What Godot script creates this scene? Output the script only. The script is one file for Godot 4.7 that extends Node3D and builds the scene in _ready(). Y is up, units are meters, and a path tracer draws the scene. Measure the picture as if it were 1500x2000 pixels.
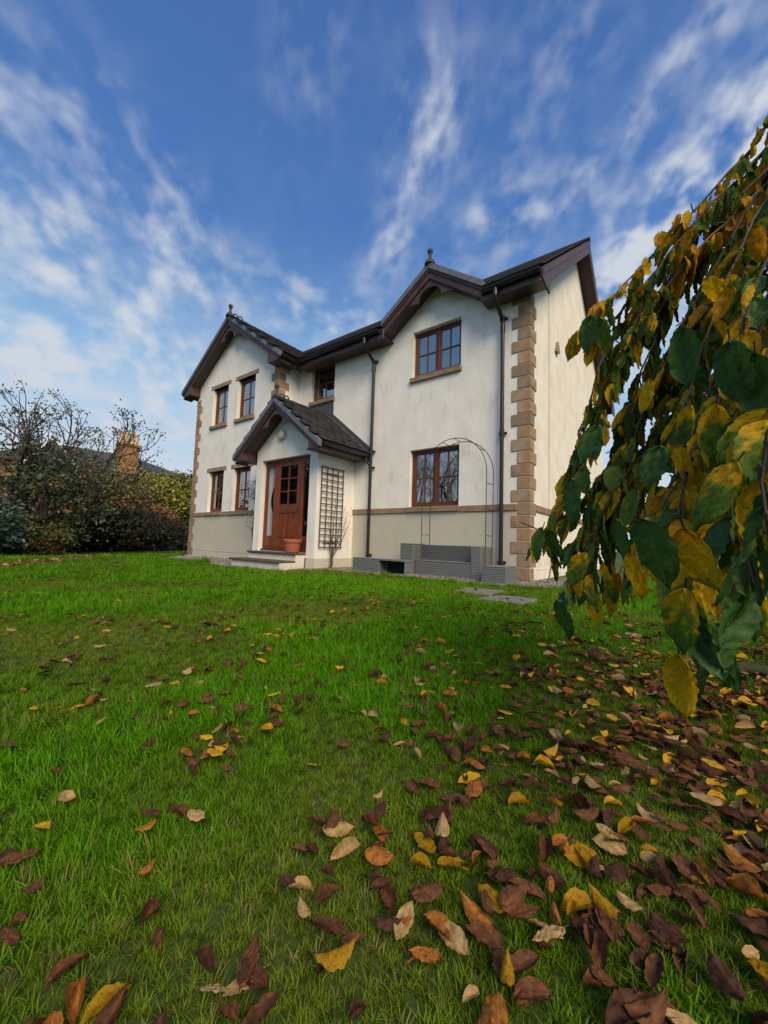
extends Node3D
# A rendered two-storey house seen across an autumn lawn from under a weeping cherry.
# Axes: x along the front of the house (its right corner is 0), z towards the viewer, y up, metres.

var M := {}
var names := {}
var rng := RandomNumberGenerator.new()
var ground_noise := FastNoiseLite.new()


class MB:
	var v := PackedVector3Array()
	var n := PackedVector3Array()
	var t := PackedVector2Array()
	var c := PackedColorArray()
	var i := PackedInt32Array()
	var xf := Transform3D.IDENTITY
	var col := Color.WHITE
	var coloured := false
	var textured := false

	func vert(p: Vector3, nn: Vector3, uv := Vector2.ZERO) -> int:
		v.append(xf * p)
		n.append((xf.basis * nn).normalized())
		t.append(uv)
		c.append(col)
		return v.size() - 1

	# corners run counter-clockwise seen from outside
	func tri(a: Vector3, b: Vector3, d: Vector3) -> void:
		var nn := (b - a).cross(d - a)
		if nn.length_squared() < 1e-16:
			return
		nn = nn.normalized()
		var k := vert(a, nn)
		vert(b, nn)
		vert(d, nn)
		i.append_array([k, k + 2, k + 1])

	func quad(a: Vector3, b: Vector3, d: Vector3, e: Vector3) -> void:
		var nn := (d - a).cross(e - b).normalized()
		var k := vert(a, nn)
		vert(b, nn)
		vert(d, nn)
		vert(e, nn)
		i.append_array([k, k + 2, k + 1, k, k + 3, k + 2])

	func box(a: Vector3, b: Vector3) -> void:
		var p := Vector3(minf(a.x, b.x), minf(a.y, b.y), minf(a.z, b.z))
		var q := Vector3(maxf(a.x, b.x), maxf(a.y, b.y), maxf(a.z, b.z))
		quad(Vector3(p.x, p.y, q.z), Vector3(q.x, p.y, q.z), Vector3(q.x, q.y, q.z), Vector3(p.x, q.y, q.z))
		quad(Vector3(q.x, p.y, p.z), Vector3(p.x, p.y, p.z), Vector3(p.x, q.y, p.z), Vector3(q.x, q.y, p.z))
		quad(Vector3(q.x, p.y, q.z), Vector3(q.x, p.y, p.z), Vector3(q.x, q.y, p.z), Vector3(q.x, q.y, q.z))
		quad(Vector3(p.x, p.y, p.z), Vector3(p.x, p.y, q.z), Vector3(p.x, q.y, q.z), Vector3(p.x, q.y, p.z))
		quad(Vector3(p.x, q.y, q.z), Vector3(q.x, q.y, q.z), Vector3(q.x, q.y, p.z), Vector3(p.x, q.y, p.z))
		quad(Vector3(p.x, p.y, p.z), Vector3(q.x, p.y, p.z), Vector3(q.x, p.y, q.z), Vector3(p.x, p.y, q.z))

	# a box with chamfered edges
	func cbox(a: Vector3, b: Vector3, h: float) -> void:
		var lo := Vector3(minf(a.x, b.x), minf(a.y, b.y), minf(a.z, b.z))
		var hi := Vector3(maxf(a.x, b.x), maxf(a.y, b.y), maxf(a.z, b.z))
		var mid := (lo + hi) / 2.0
		var half := (hi - lo) / 2.0
		for axis in 3:
			var u := (axis + 1) % 3
			var w := (axis + 2) % 3
			for s in [-1.0, 1.0]:
				var q := []
				for k in [[-1, -1], [1, -1], [1, 1], [-1, 1]]:
					var p := Vector3.ZERO
					p[axis] = s * half[axis]
					p[u] = k[0] * (half[u] - h)
					p[w] = k[1] * (half[w] - h)
					q.append(mid + p)
				if s > 0:
					quad(q[0], q[1], q[2], q[3])
				else:
					quad(q[3], q[2], q[1], q[0])
		for axis in 3:
			var u := (axis + 1) % 3
			var w := (axis + 2) % 3
			for su in [-1.0, 1.0]:
				for sw in [-1.0, 1.0]:
					var q := []
					for k in [[-1, 0], [1, 0], [1, 1], [-1, 1]]:
						var p := Vector3.ZERO
						p[axis] = k[0] * (half[axis] - h)
						p[u] = su * (half[u] - (0.0 if k[1] == 0 else h))
						p[w] = sw * (half[w] - (h if k[1] == 0 else 0.0))
						q.append(mid + p)
					if su * sw < 0:
						quad(q[0], q[1], q[2], q[3])
					else:
						quad(q[3], q[2], q[1], q[0])
		for sx in [-1.0, 1.0]:
			for sy in [-1.0, 1.0]:
				for sz in [-1.0, 1.0]:
					var p1 := mid + Vector3(sx * half.x, sy * (half.y - h), sz * (half.z - h))
					var p2 := mid + Vector3(sx * (half.x - h), sy * half.y, sz * (half.z - h))
					var p3 := mid + Vector3(sx * (half.x - h), sy * (half.y - h), sz * half.z)
					if sx * sy * sz > 0:
						tri(p1, p2, p3)
					else:
						tri(p1, p3, p2)

	# a flat outline in x, y pulled from z0 to z1
	func prism(poly: PackedVector2Array, z0: float, z1: float) -> void:
		var p := poly
		if Geometry2D.is_polygon_clockwise(p):
			p = p.duplicate()
			p.reverse()
		# Godot calls an outline clockwise in its y-down plane, so read the turn by area instead
		var area := 0.0
		for k in p.size():
			area += p[k].cross(p[(k + 1) % p.size()])
		if area < 0:
			p = p.duplicate()
			p.reverse()
		var ids := Geometry2D.triangulate_polygon(p)
		for k in range(0, ids.size(), 3):
			var a := p[ids[k]]
			var b := p[ids[k + 1]]
			var d := p[ids[k + 2]]
			if (b - a).cross(d - a) < 0:
				var s := b
				b = d
				d = s
			tri(Vector3(a.x, a.y, z1), Vector3(b.x, b.y, z1), Vector3(d.x, d.y, z1))
			tri(Vector3(a.x, a.y, z0), Vector3(d.x, d.y, z0), Vector3(b.x, b.y, z0))
		for k in p.size():
			var a := p[k]
			var b := p[(k + 1) % p.size()]
			quad(Vector3(a.x, a.y, z0), Vector3(b.x, b.y, z0), Vector3(b.x, b.y, z1), Vector3(a.x, a.y, z1))

	func tube(pts: Array, radii: Array, sides := 8, caps := true) -> void:
		var rings := []
		var side := Vector3.ZERO
		for k in pts.size():
			var dir: Vector3 = (pts[mini(k + 1, pts.size() - 1)] - pts[maxi(k - 1, 0)]).normalized()
			if side == Vector3.ZERO:
				side = dir.cross(Vector3.UP if absf(dir.y) < 0.9 else Vector3.RIGHT).normalized()
			side = (side - dir * side.dot(dir)).normalized()
			var other := dir.cross(side)
			var r: float = radii[mini(k, radii.size() - 1)]
			var ring := []
			for s in sides:
				var a := TAU * s / sides
				var o := side * cos(a) + other * sin(a)
				ring.append(vert(pts[k] + o * r, o))
			rings.append(ring)
		for k in rings.size() - 1:
			for s in sides:
				var a: int = rings[k][s]
				var b: int = rings[k][(s + 1) % sides]
				var d: int = rings[k + 1][(s + 1) % sides]
				var e: int = rings[k + 1][s]
				i.append_array([a, d, b, a, e, d])
		if caps:
			for end in [0, pts.size() - 1]:
				var dir: Vector3 = (pts[1] - pts[0]) if end == 0 else (pts[end] - pts[end - 1])
				dir = -dir.normalized() if end == 0 else dir.normalized()
				var m := vert(pts[end], dir)
				var ring := []
				for s in sides:
					v.append(v[rings[end][s]])
					n.append((xf.basis * dir).normalized())
					t.append(Vector2.ZERO)
					c.append(col)
					ring.append(v.size() - 1)
				for s in sides:
					if end == 0:
						i.append_array([m, ring[s], ring[(s + 1) % sides]])
					else:
						i.append_array([m, ring[(s + 1) % sides], ring[s]])

	# profile of (radius, height), from the bottom up
	func lathe(profile: Array, sides := 16, at := Vector3.ZERO) -> void:
		var rings := []
		for k in profile.size():
			var d: Vector2 = profile[mini(k + 1, profile.size() - 1)] - profile[maxi(k - 1, 0)]
			var nn := Vector2(d.y, -d.x).normalized()
			var ring := []
			for s in sides:
				var a := TAU * s / sides
				ring.append(vert(at + Vector3(cos(a) * profile[k].x, profile[k].y, -sin(a) * profile[k].x), Vector3(cos(a) * nn.x, nn.y, -sin(a) * nn.x)))
			rings.append(ring)
		for k in rings.size() - 1:
			for s in sides:
				var a: int = rings[k][s]
				var b: int = rings[k][(s + 1) % sides]
				var d: int = rings[k + 1][(s + 1) % sides]
				var e: int = rings[k + 1][s]
				i.append_array([a, d, b, a, e, d])

	func mesh(m: Material) -> ArrayMesh:
		var arr := []
		arr.resize(Mesh.ARRAY_MAX)
		arr[Mesh.ARRAY_VERTEX] = v
		arr[Mesh.ARRAY_NORMAL] = n
		if textured:
			arr[Mesh.ARRAY_TEX_UV] = t
		if coloured:
			arr[Mesh.ARRAY_COLOR] = c
		arr[Mesh.ARRAY_INDEX] = i
		var out := ArrayMesh.new()
		out.add_surface_from_arrays(Mesh.PRIMITIVE_TRIANGLES, arr)
		out.surface_set_material(0, m)
		return out


# ---------------------------------------------------------------- naming and tagging

func numbered(called: String) -> String:
	var k: int = names.get(called, 0)
	names[called] = k + 1
	return called if k == 0 else "%s_%03d" % [called, k]


func tag(o: Node, label: String, category: String, group := "", kind := "") -> void:
	if label:
		o.set_meta("label", label)
	if category:
		o.set_meta("category", category)
	if group:
		o.set_meta("group", group)
	if kind:
		o.set_meta("kind", kind)


func thing(called: String, label: String, category: String, at := Vector3.ZERO, turn := 0.0, group := "") -> Node3D:
	var o := Node3D.new()
	o.name = numbered(called)
	add_child(o)
	o.position = at
	o.rotation.y = turn
	tag(o, label, category, group)
	return o


func part(parent: Node, called: String, b: MB, m: Material) -> MeshInstance3D:
	return put(parent, called, b.mesh(m))


func put(parent: Node, called: String, mesh: Mesh, xf := Transform3D.IDENTITY) -> MeshInstance3D:
	var o := MeshInstance3D.new()
	o.name = called
	o.mesh = mesh
	o.transform = xf
	if parent == self:
		o.name = numbered(called)
	parent.add_child(o, true)
	return o


# ---------------------------------------------------------------- materials

func lin(r: float, g: float, b: float) -> Color:
	return Color(r, g, b).linear_to_srgb()


func plain(c: Color, rough: float, spec := 0.5) -> StandardMaterial3D:
	var m := StandardMaterial3D.new()
	m.albedo_color = c
	m.roughness = rough
	m.metallic_specular = spec
	return m


func noise(seed_: int, freq: float, octaves := 4, type := FastNoiseLite.TYPE_SIMPLEX_SMOOTH) -> FastNoiseLite:
	var f := FastNoiseLite.new()
	f.seed = seed_
	f.frequency = freq
	f.noise_type = type
	f.fractal_octaves = octaves
	return f


func bytes(seed_: int, freq: float, w: int, h: int, octaves := 4, stretch := 1) -> PackedByteArray:
	var im := noise(seed_, freq, octaves).get_seamless_image(w, h / stretch)
	im.convert(Image.FORMAT_L8)
	if stretch > 1:
		im.resize(w, h, Image.INTERPOLATE_CUBIC)
	return im.get_data()


# colours are linear here; the texture is written as sRGB
func two_tone(seed_: int, size: int, freq: float, a: Color, b: Color, grain: float, stretch := 1) -> ImageTexture:
	var coarse := bytes(seed_, freq, size, size, 4, stretch)
	var fine := bytes(seed_ + 1, 0.22, size, size, 2)
	var out := PackedByteArray()
	out.resize(size * size * 3)
	for k in size * size:
		var x := clampf((coarse[k] / 255.0 - 0.5) * 1.7 + 0.5, 0.0, 1.0)
		var g := 1.0 + (fine[k] / 255.0 - 0.5) * grain
		var q := (a.lerp(b, x) * g).linear_to_srgb()
		out[k * 3] = int(clampf(q.r, 0, 1) * 255)
		out[k * 3 + 1] = int(clampf(q.g, 0, 1) * 255)
		out[k * 3 + 2] = int(clampf(q.b, 0, 1) * 255)
	return ImageTexture.create_from_image(Image.create_from_data(size, size, false, Image.FORMAT_RGB8, out))


func grain_height(seed_: int, size: int, freq: float, octaves := 3) -> ImageTexture:
	return ImageTexture.create_from_image(Image.create_from_data(size, size, false, Image.FORMAT_L8, bytes(seed_, freq, size, size, octaves)))


# lime render: mottled, with fine dark run marks of algae and grit that the photograph shows as short vertical flecks
func render_texture(seed_: int, base: Color, dirt: Color, amount: float, s := 1024) -> ImageTexture:
	var mottle := bytes(seed_, 0.006, s, s, 5)
	var runs := bytes(seed_ + 1, 0.02, s, s, 4, 4)
	var flecks := bytes(seed_ + 2, 0.11, s, s, 2, 3)
	var fine := bytes(seed_ + 3, 0.3, s, s, 2)
	var where := bytes(seed_ + 4, 0.004, s, s, 2)
	var out := PackedByteArray()
	out.resize(s * s * 3)
	for k in s * s:
		var m := mottle[k] / 255.0
		var w := where[k] / 255.0
		var r := smoothstep(0.55, 0.95, runs[k] / 255.0) * 0.2 * w
		var f := smoothstep(0.87, 0.97, flecks[k] / 255.0) * 0.6 * smoothstep(0.35, 0.8, w)
		var d := clampf((m * 0.16 + r + f) * amount, 0.0, 0.85)
		var q := (base.lerp(dirt, d) * (0.965 + fine[k] / 255.0 * 0.07)).linear_to_srgb()
		out[k * 3] = int(clampf(q.r, 0, 1) * 255)
		out[k * 3 + 1] = int(clampf(q.g, 0, 1) * 255)
		out[k * 3 + 2] = int(clampf(q.b, 0, 1) * 255)
	return ImageTexture.create_from_image(Image.create_from_data(s, s, false, Image.FORMAT_RGB8, out))


func world_mapped(tex: Texture2D, metres: float, rough: float, bump: Texture2D = null, relief := 0.0, spec := 0.4) -> StandardMaterial3D:
	var m := StandardMaterial3D.new()
	m.albedo_texture = tex
	m.roughness = rough
	m.metallic_specular = spec
	m.uv1_triplanar = true
	m.uv1_world_triplanar = true
	m.uv1_triplanar_sharpness = 8.0
	m.uv1_scale = Vector3.ONE / metres
	if bump:
		m.heightmap_enabled = true
		m.heightmap_texture = bump
		m.heightmap_scale = relief
	return m


func leaf_texture(seed_: int, spotted: float) -> ImageTexture:
	var s := 256
	var blot := bytes(seed_, 0.03, s, s, 3)
	var spots := bytes(seed_ + 1, 0.05, s, s, 1)
	var im := Image.create(s, s, false, Image.FORMAT_RGB8)
	for y in s:
		var t := float(y) / s
		for x in s:
			var u := absf(float(x) / s - 0.5) * 2.0
			var vein := 0.0
			if u < 0.035:
				vein = 1.0
			var phase := fposmod((t - u * 0.2) * 11.0, 1.0)
			vein = maxf(vein, smoothstep(0.12, 0.0, absf(phase - 0.5)) * (1.0 - u * 0.5))
			var k := 0.72 + 0.27 * vein + (blot[y * s + x] / 255.0 - 0.5) * 0.3
			var sp := smoothstep(0.80, 0.88, spots[y * s + x] / 255.0) * spotted
			var q := Color(k, k, k).lerp(Color(0.22, 0.12, 0.06), sp).clamp()
			im.set_pixel(x, y, q.linear_to_srgb())
	return ImageTexture.create_from_image(im)


func make_materials() -> void:
	var grit := grain_height(11, 512, 0.12, 3)
	M.render = world_mapped(render_texture(21, Color(0.83, 0.835, 0.815), Color(0.34, 0.31, 0.25), 1.25), 4.0, 0.9, grit, 0.2)
	M.sun_tinted_render = world_mapped(render_texture(27, Color(0.84, 0.805, 0.715), Color(0.34, 0.30, 0.2), 1.7), 4.0, 0.9, grit, 0.2)  # same render as the front, with warm sunlight tinted into its base colour
	M.buff = world_mapped(render_texture(33, Color(0.53, 0.515, 0.435), Color(0.2, 0.18, 0.12), 0.8, 512), 2.0, 0.92, grit, 0.3)
	M.step_white = world_mapped(render_texture(39, Color(0.72, 0.69, 0.62), Color(0.2, 0.19, 0.15), 1.6, 512), 1.1, 0.9, grit, 0.3)
	var tones := [[Color(0.36, 0.25, 0.16), Color(0.25, 0.175, 0.11)], [Color(0.29, 0.215, 0.15), Color(0.2, 0.15, 0.11)], [Color(0.4, 0.255, 0.14), Color(0.27, 0.185, 0.115)], [Color(0.32, 0.25, 0.175), Color(0.22, 0.165, 0.105)], [Color(0.3, 0.2, 0.125), Color(0.36, 0.28, 0.2)], [Color(0.25, 0.19, 0.14), Color(0.33, 0.23, 0.14)], [Color(0.43, 0.3, 0.19), Color(0.3, 0.2, 0.12)]]
	M.stone = []
	for k in 7:
		M.stone.append(world_mapped(two_tone(50 + k * 3, 256, 0.014, tones[k][0], tones[k][1], 0.3), 0.9, 0.88, grit, 0.2))
	M.string_stone = world_mapped(two_tone(70, 256, 0.014, Color(0.31, 0.205, 0.14), Color(0.24, 0.165, 0.11), 0.3), 0.9, 0.88, grit, 0.2)
	M.tile = []
	for k in 4:
		var a: Color = [Color(0.017, 0.018, 0.022), Color(0.026, 0.026, 0.029), Color(0.013, 0.014, 0.018), Color(0.02, 0.021, 0.022)][k]
		M.tile.append(world_mapped(two_tone(80 + k * 2, 256, 0.02, a, a * 1.6 + Color(0.006, 0.006, 0.002), 0.5), 0.8, 0.85, grit, 0.25))
	M.fascia = plain(lin(0.062, 0.033, 0.033), 0.45)
	M.barge = world_mapped(two_tone(92, 256, 0.01, Color(0.082, 0.047, 0.048), Color(0.062, 0.035, 0.036), 0.15, 1), 1.2, 0.5)
	M.verge = world_mapped(two_tone(95, 256, 0.02, Color(0.14, 0.16, 0.205), Color(0.105, 0.122, 0.155), 0.3), 0.8, 0.7)
	M.lead = world_mapped(two_tone(97, 256, 0.02, Color(0.07, 0.078, 0.092), Color(0.05, 0.056, 0.066), 0.2), 0.8, 0.55)
	M.gutter = plain(lin(0.012, 0.013, 0.017), 0.35)
	M.finial = world_mapped(two_tone(99, 256, 0.04, Color(0.075, 0.062, 0.06), Color(0.05, 0.052, 0.045), 0.5), 0.4, 0.9)
	M.frame = world_mapped(two_tone(101, 256, 0.012, Color(0.13, 0.042, 0.024), Color(0.09, 0.03, 0.018), 0.2, 4), 0.6, 0.4)
	M.door = world_mapped(two_tone(104, 256, 0.012, Color(0.205, 0.052, 0.02), Color(0.14, 0.036, 0.015), 0.2, 4), 0.6, 0.38)
	var pane := plain(lin(0.36, 0.36, 0.36), 0.02)
	pane.metallic = 1.0
	M.pane = pane
	var clear := plain(Color(0.06, 0.07, 0.07), 0.02, 1.0)
	clear.transparency = BaseMaterial3D.TRANSPARENCY_ALPHA
	clear.albedo_color.a = 0.12
	M.clear = clear
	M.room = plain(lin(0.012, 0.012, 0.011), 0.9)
	var curtain := plain(lin(0.6, 0.68, 0.78), 0.9)
	curtain.backlight_enabled = true
	curtain.backlight = Color(0.3, 0.3, 0.3)
	M.curtain = curtain
	M.tread = world_mapped(two_tone(107, 256, 0.02, Color(0.07, 0.065, 0.045), Color(0.11, 0.1, 0.07), 0.5), 0.8, 0.9, grit, 0.3)
	M.terracotta = world_mapped(two_tone(110, 256, 0.03, Color(0.42, 0.12, 0.06), Color(0.3, 0.1, 0.06), 0.3), 0.4, 0.8)
	M.trellis = world_mapped(two_tone(113, 256, 0.02, Color(0.115, 0.085, 0.065), Color(0.075, 0.058, 0.046), 0.4), 0.5, 0.85)
	M.bark = world_mapped(two_tone(116, 256, 0.03, Color(0.075, 0.058, 0.048), Color(0.035, 0.028, 0.024), 0.5), 0.5, 0.9, grit, 0.4)
	M.twig = plain(lin(0.035, 0.024, 0.02), 0.75)
	M.grey_twig = plain(lin(0.11, 0.088, 0.075), 0.75)
	M.moss = world_mapped(two_tone(119, 256, 0.05, Color(0.06, 0.09, 0.02), Color(0.11, 0.1, 0.075), 0.6), 0.3, 0.95, grit, 0.8)
	M.lamp = plain(lin(0.62, 0.58, 0.42), 0.35)
	M.black = plain(lin(0.006, 0.006, 0.007), 0.8)
	M.steel = plain(lin(0.03, 0.03, 0.032), 0.45)
	M.slab = world_mapped(two_tone(122, 256, 0.03, Color(0.24, 0.24, 0.22), Color(0.16, 0.17, 0.15), 0.3), 0.6, 0.9, grit, 0.3)
	M.soil = world_mapped(two_tone(125, 256, 0.05, Color(0.05, 0.033, 0.022), Color(0.09, 0.055, 0.03), 0.6), 0.7, 0.95, grit, 1.0)
	M.rattan = []
	for k in 3:
		M.rattan.append(plain([lin(0.155, 0.168, 0.175), lin(0.095, 0.102, 0.107), lin(0.175, 0.188, 0.195)][k], 0.55))
	M.sandstone = world_mapped(two_tone(128, 256, 0.03, Color(0.34, 0.19, 0.08), Color(0.24, 0.13, 0.06), 0.6), 2.5, 0.9)
	M.slate = world_mapped(two_tone(131, 256, 0.03, Color(0.085, 0.085, 0.095), Color(0.06, 0.06, 0.068), 0.3), 2.5, 0.8)
	M.pot = plain(lin(0.55, 0.42, 0.2), 0.8)
	M.white = plain(lin(0.72, 0.72, 0.72), 0.6)
	M.turf = world_mapped(two_tone(134, 512, 0.02, Color(0.03, 0.062, 0.01), Color(0.055, 0.085, 0.014), 0.9), 1.3, 0.95)
	M.gravel_bed = world_mapped(two_tone(137, 512, 0.08, Color(0.13, 0.115, 0.1), Color(0.24, 0.215, 0.19), 0.7), 0.5, 0.95, grit, 1.2)
	var veg := StandardMaterial3D.new()
	veg.vertex_color_use_as_albedo = true
	veg.roughness = 0.55
	veg.metallic_specular = 0.35
	veg.backlight_enabled = true
	veg.backlight = Color(0.35, 0.35, 0.3)
	M.foliage = veg
	var blade := veg.duplicate()
	blade.roughness = 0.65
	blade.metallic_specular = 0.12
	blade.backlight = Color(0.75, 0.75, 0.5)
	M.blade = blade
	var pebble := StandardMaterial3D.new()
	pebble.vertex_color_use_as_albedo = true
	pebble.roughness = 0.8
	M.pebble = pebble
	M.leaf = []
	for k in 3:
		var lf := veg.duplicate()
		lf.albedo_texture = leaf_texture(150 + k * 7, [0.0, 0.8, 0.5][k])
		lf.roughness = [0.5, 0.55, 0.7][k]
		lf.metallic_specular = [0.28, 0.25, 0.25][k]
		lf.backlight = [Color(0.6, 0.6, 0.4), Color(0.95, 0.95, 0.7), Color(0.2, 0.2, 0.15)][k]
		M.leaf.append(lf)

const STRANDS := [
	[0, [2.497, 2.364, 4.751, 2.282, 2.063, 4.903, 2.054, 1.746, 5.062, 1.893, 1.515, 5.178, 1.808, 1.397, 5.248]],
	[1, [2.451, 2.189, 4.833, 2.259, 1.935, 4.973, 2.07, 1.667, 5.109, 1.974, 1.389, 5.173, 1.895, 1.136, 5.226, 1.834, 0.925, 5.27, 1.768, 0.763, 5.323, 1.733, 0.687, 5.36]],
	[1, [2.396, 1.935, 4.976, 2.244, 1.644, 5.085, 2.109, 1.343, 5.179, 2.005, 1.051, 5.251, 1.905, 0.817, 5.326, 1.822, 0.606, 5.39, 1.787, 0.403, 5.417]],
	[1, [2.363, 1.707, 5.168, 2.253, 1.49, 5.263, 2.183, 1.252, 5.324, 2.103, 0.991, 5.391, 2.04, 0.787, 5.451, 2.002, 0.577, 5.491, 1.991, 0.505, 5.524]],
	[2, [2.31, 1.348, 5.553, 2.243, 1.191, 5.624, 2.208, 1.009, 5.67, 2.157, 0.859, 5.73, 2.115, 0.761, 5.789, 2.095, 0.65, 5.829, 2.101, 0.526, 5.849, 2.115, 0.451, 5.867, 2.143, 0.39, 5.876]],
	[3, [2.316, 1.112, 5.714, 2.242, 0.97, 5.795, 2.211, 0.839, 5.843, 2.19, 0.735, 5.887, 2.178, 0.64, 5.925, 2.183, 0.553, 5.95, 2.194, 0.506, 5.975]],
	[3, [2.316, 0.978, 5.89, 2.24, 0.859, 5.978, 2.207, 0.767, 6.035, 2.194, 0.663, 6.076, 2.192, 0.584, 6.11]],
	[0, [2.375, 1.926, 4.928, 2.223, 1.761, 5.013, 2.067, 1.556, 5.096, 1.971, 1.407, 5.139, 1.905, 1.256, 5.159]],
	[1, [2.221, 1.579, 4.948, 2.107, 1.298, 5.021, 1.964, 1.039, 5.117, 1.823, 0.783, 5.213, 1.709, 0.645, 5.299, 1.673, 0.605, 5.335]],
	[1, [2.264, 1.41, 5.088, 2.133, 1.169, 5.19, 2.047, 0.953, 5.26, 1.924, 0.776, 5.362, 1.871, 0.623, 5.412, 1.859, 0.492, 5.434]],
	[2, [2.279, 1.227, 5.374, 2.204, 1.013, 5.449, 2.144, 0.837, 5.515, 2.068, 0.722, 5.6, 2.046, 0.589, 5.642, 2.041, 0.527, 5.677]],
	[0, [2.38, 1.74, 5.222, 2.299, 1.583, 5.289, 2.233, 1.416, 5.344, 2.181, 1.283, 5.392]],
	[1, [2.062, 1.276, 5.104, 1.967, 0.969, 5.162, 1.92, 0.78, 5.195, 1.894, 0.558, 5.208, 1.887, 0.449, 5.219]],
	[3, [2.371, 1.044, 5.475, 2.284, 0.837, 5.554, 2.257, 0.666, 5.589, 2.24, 0.527, 5.619, 2.244, 0.462, 5.642]],
	[1, [2.066, 1.722, 4.955, 1.947, 1.524, 5.042, 1.846, 1.288, 5.112, 1.795, 1.059, 5.145, 1.745, 0.852, 5.178]],
	[1, [2.333, 1.738, 4.878, 2.171, 1.479, 5.019, 2.047, 1.231, 5.132, 1.958, 1.067, 5.225]],
	[1, [1.978, 1.471, 4.998, 1.859, 1.126, 5.087, 1.777, 0.874, 5.156, 1.691, 0.668, 5.232, 1.711, 0.531, 5.236]],
	[1, [2.304, 1.318, 4.733, 2.178, 0.934, 4.833, 2.109, 0.705, 4.906, 2.044, 0.564, 4.983]],
]
const HERO := [
	[5, [2.104, 0.605, 6.055, 2.146, 0.499, 5.997]],
	[4, [2.166, 0.701, 6.076, 2.107, 0.603, 6.097]],
	[0, [2.062, 0.614, 6.16, 2.081, 0.503, 6.12]],
	[4, [2.103, 0.506, 5.98, 2.096, 0.388, 5.957]],
	[2, [2.091, 0.379, 5.901, 2.107, 0.256, 5.858]],
	[0, [2.193, 0.755, 5.929, 2.222, 0.65, 5.879]],
	[0, [2.169, 0.907, 6.02, 2.188, 0.801, 5.979]],
	[0, [2.193, 0.667, 5.781, 2.232, 0.57, 5.722]],
	[0, [2.112, 0.966, 5.98, 2.122, 0.859, 5.944]],
	[0, [2.199, 0.88, 6.015, 2.214, 0.772, 5.977]],
	[0, [2.192, 0.409, 5.554, 2.145, 0.349, 5.56]],
	[3, [2.14, 1.47, 5.517, 2.122, 1.398, 5.495]],
	[2, [2.098, 0.793, 5.812, 2.107, 0.698, 5.775]],
	[0, [2.069, 0.787, 5.849, 2.042, 0.693, 5.84]],
	[0, [1.999, 0.629, 5.92, 2.002, 0.529, 5.888]],
	[0, [1.878, 0.452, 5.876, 1.883, 0.35, 5.839]],
	[2, [1.882, 0.534, 5.696, 1.886, 0.433, 5.657]],
	[3, [2.204, 0.593, 5.78, 2.186, 0.493, 5.765]],
	[4, [2.227, 0.491, 5.743, 2.219, 0.388, 5.719]],
	[0, [2.195, 0.47, 5.358, 2.206, 0.378, 5.313]],
	[1, [2.023, 0.706, 5.794, 2.0, 0.609, 5.78]],
	[0, [1.976, 0.812, 5.976, 1.939, 0.734, 5.977]],
	[0, [1.936, 0.703, 6.012, 1.919, 0.604, 5.997]],
	[4, [2.16, 0.857, 5.846, 2.155, 0.746, 5.82]],
	[4, [2.122, 0.888, 5.771, 2.116, 0.792, 5.745]],
	[3, [2.26, 1.356, 5.595, 2.276, 1.272, 5.551]],
	[3, [2.203, 1.176, 5.678, 2.175, 1.092, 5.669]],
	[2, [2.048, 0.974, 5.738, 2.02, 0.895, 5.728]],
	[0, [1.94, 1.307, 5.54, 1.954, 1.245, 5.494]],
	[0, [1.954, 1.077, 5.912, 1.939, 0.996, 5.894]],
	[1, [1.968, 1.074, 5.898, 1.971, 0.993, 5.866]],
	[0, [2.023, 1.335, 5.33, 1.999, 1.273, 5.309]],
	[3, [2.308, 1.785, 5.372, 2.284, 1.734, 5.357]],
	[2, [2.16, 1.224, 5.669, 2.193, 1.158, 5.613]],
	[0, [2.183, 0.803, 5.919, 2.171, 0.706, 5.901]],
	[0, [2.224, 0.75, 5.886, 2.206, 0.644, 5.871]],
	[2, [2.121, 0.586, 5.918, 2.089, 0.491, 5.915]],
	[1, [2.066, 0.627, 5.86, 2.034, 0.532, 5.855]],
	[1, [1.843, 0.615, 5.882, 1.822, 0.531, 5.867]],
	[0, [1.835, 0.614, 5.786, 1.854, 0.53, 5.738]],
	[4, [1.928, 0.559, 5.848, 1.89, 0.476, 5.846]],
	[4, [1.965, 0.539, 5.862, 1.969, 0.438, 5.827]],
	[2, [2.02, 0.563, 5.935, 2.028, 0.463, 5.899]],
	[3, [1.991, 0.518, 5.84, 1.977, 0.416, 5.819]],
]


# ---------------------------------------------------------------- camera, sky, sun

func set_view() -> void:
	var cam := Camera3D.new()
	cam.name = "camera"
	cam.fov = 104.77
	cam.near = 0.05
	cam.far = 600.0
	cam.position = Vector3(2.1067, 0.5668, 6.8318)
	cam.rotation = Vector3(0.07885, 0.6544, 0.03198)
	add_child(cam)
	cam.current = true

	var env := Environment.new()
	env.background_mode = Environment.BG_SKY
	env.tonemap_mode = Environment.TONE_MAPPER_LINEAR
	env.tonemap_exposure = 1.6
	env.sdfgi_enabled = true
	env.ssao_enabled = true
	env.ssil_enabled = true
	var sky := Sky.new()
	var pano := PanoramaSkyMaterial.new()
	pano.panorama = ImageTexture.create_from_image(sky_image())
	sky.sky_material = pano
	env.sky = sky
	env.background_energy_multiplier = 0.7
	var we := WorldEnvironment.new()
	we.name = "environment"
	we.environment = env
	add_child(we)

	var sun := DirectionalLight3D.new()
	sun.name = "sun"
	sun.light_energy = 0.74
	sun.light_color = Color(1.0, 0.905, 0.765)
	sun.light_angular_distance = 35.0
	sun.shadow_enabled = true
	add_child(sun)
	sun.look_at_from_position(Vector3.ZERO, -SUN, Vector3.UP)


const SUN := Vector3(0.62, 0.64, 0.40)

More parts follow.
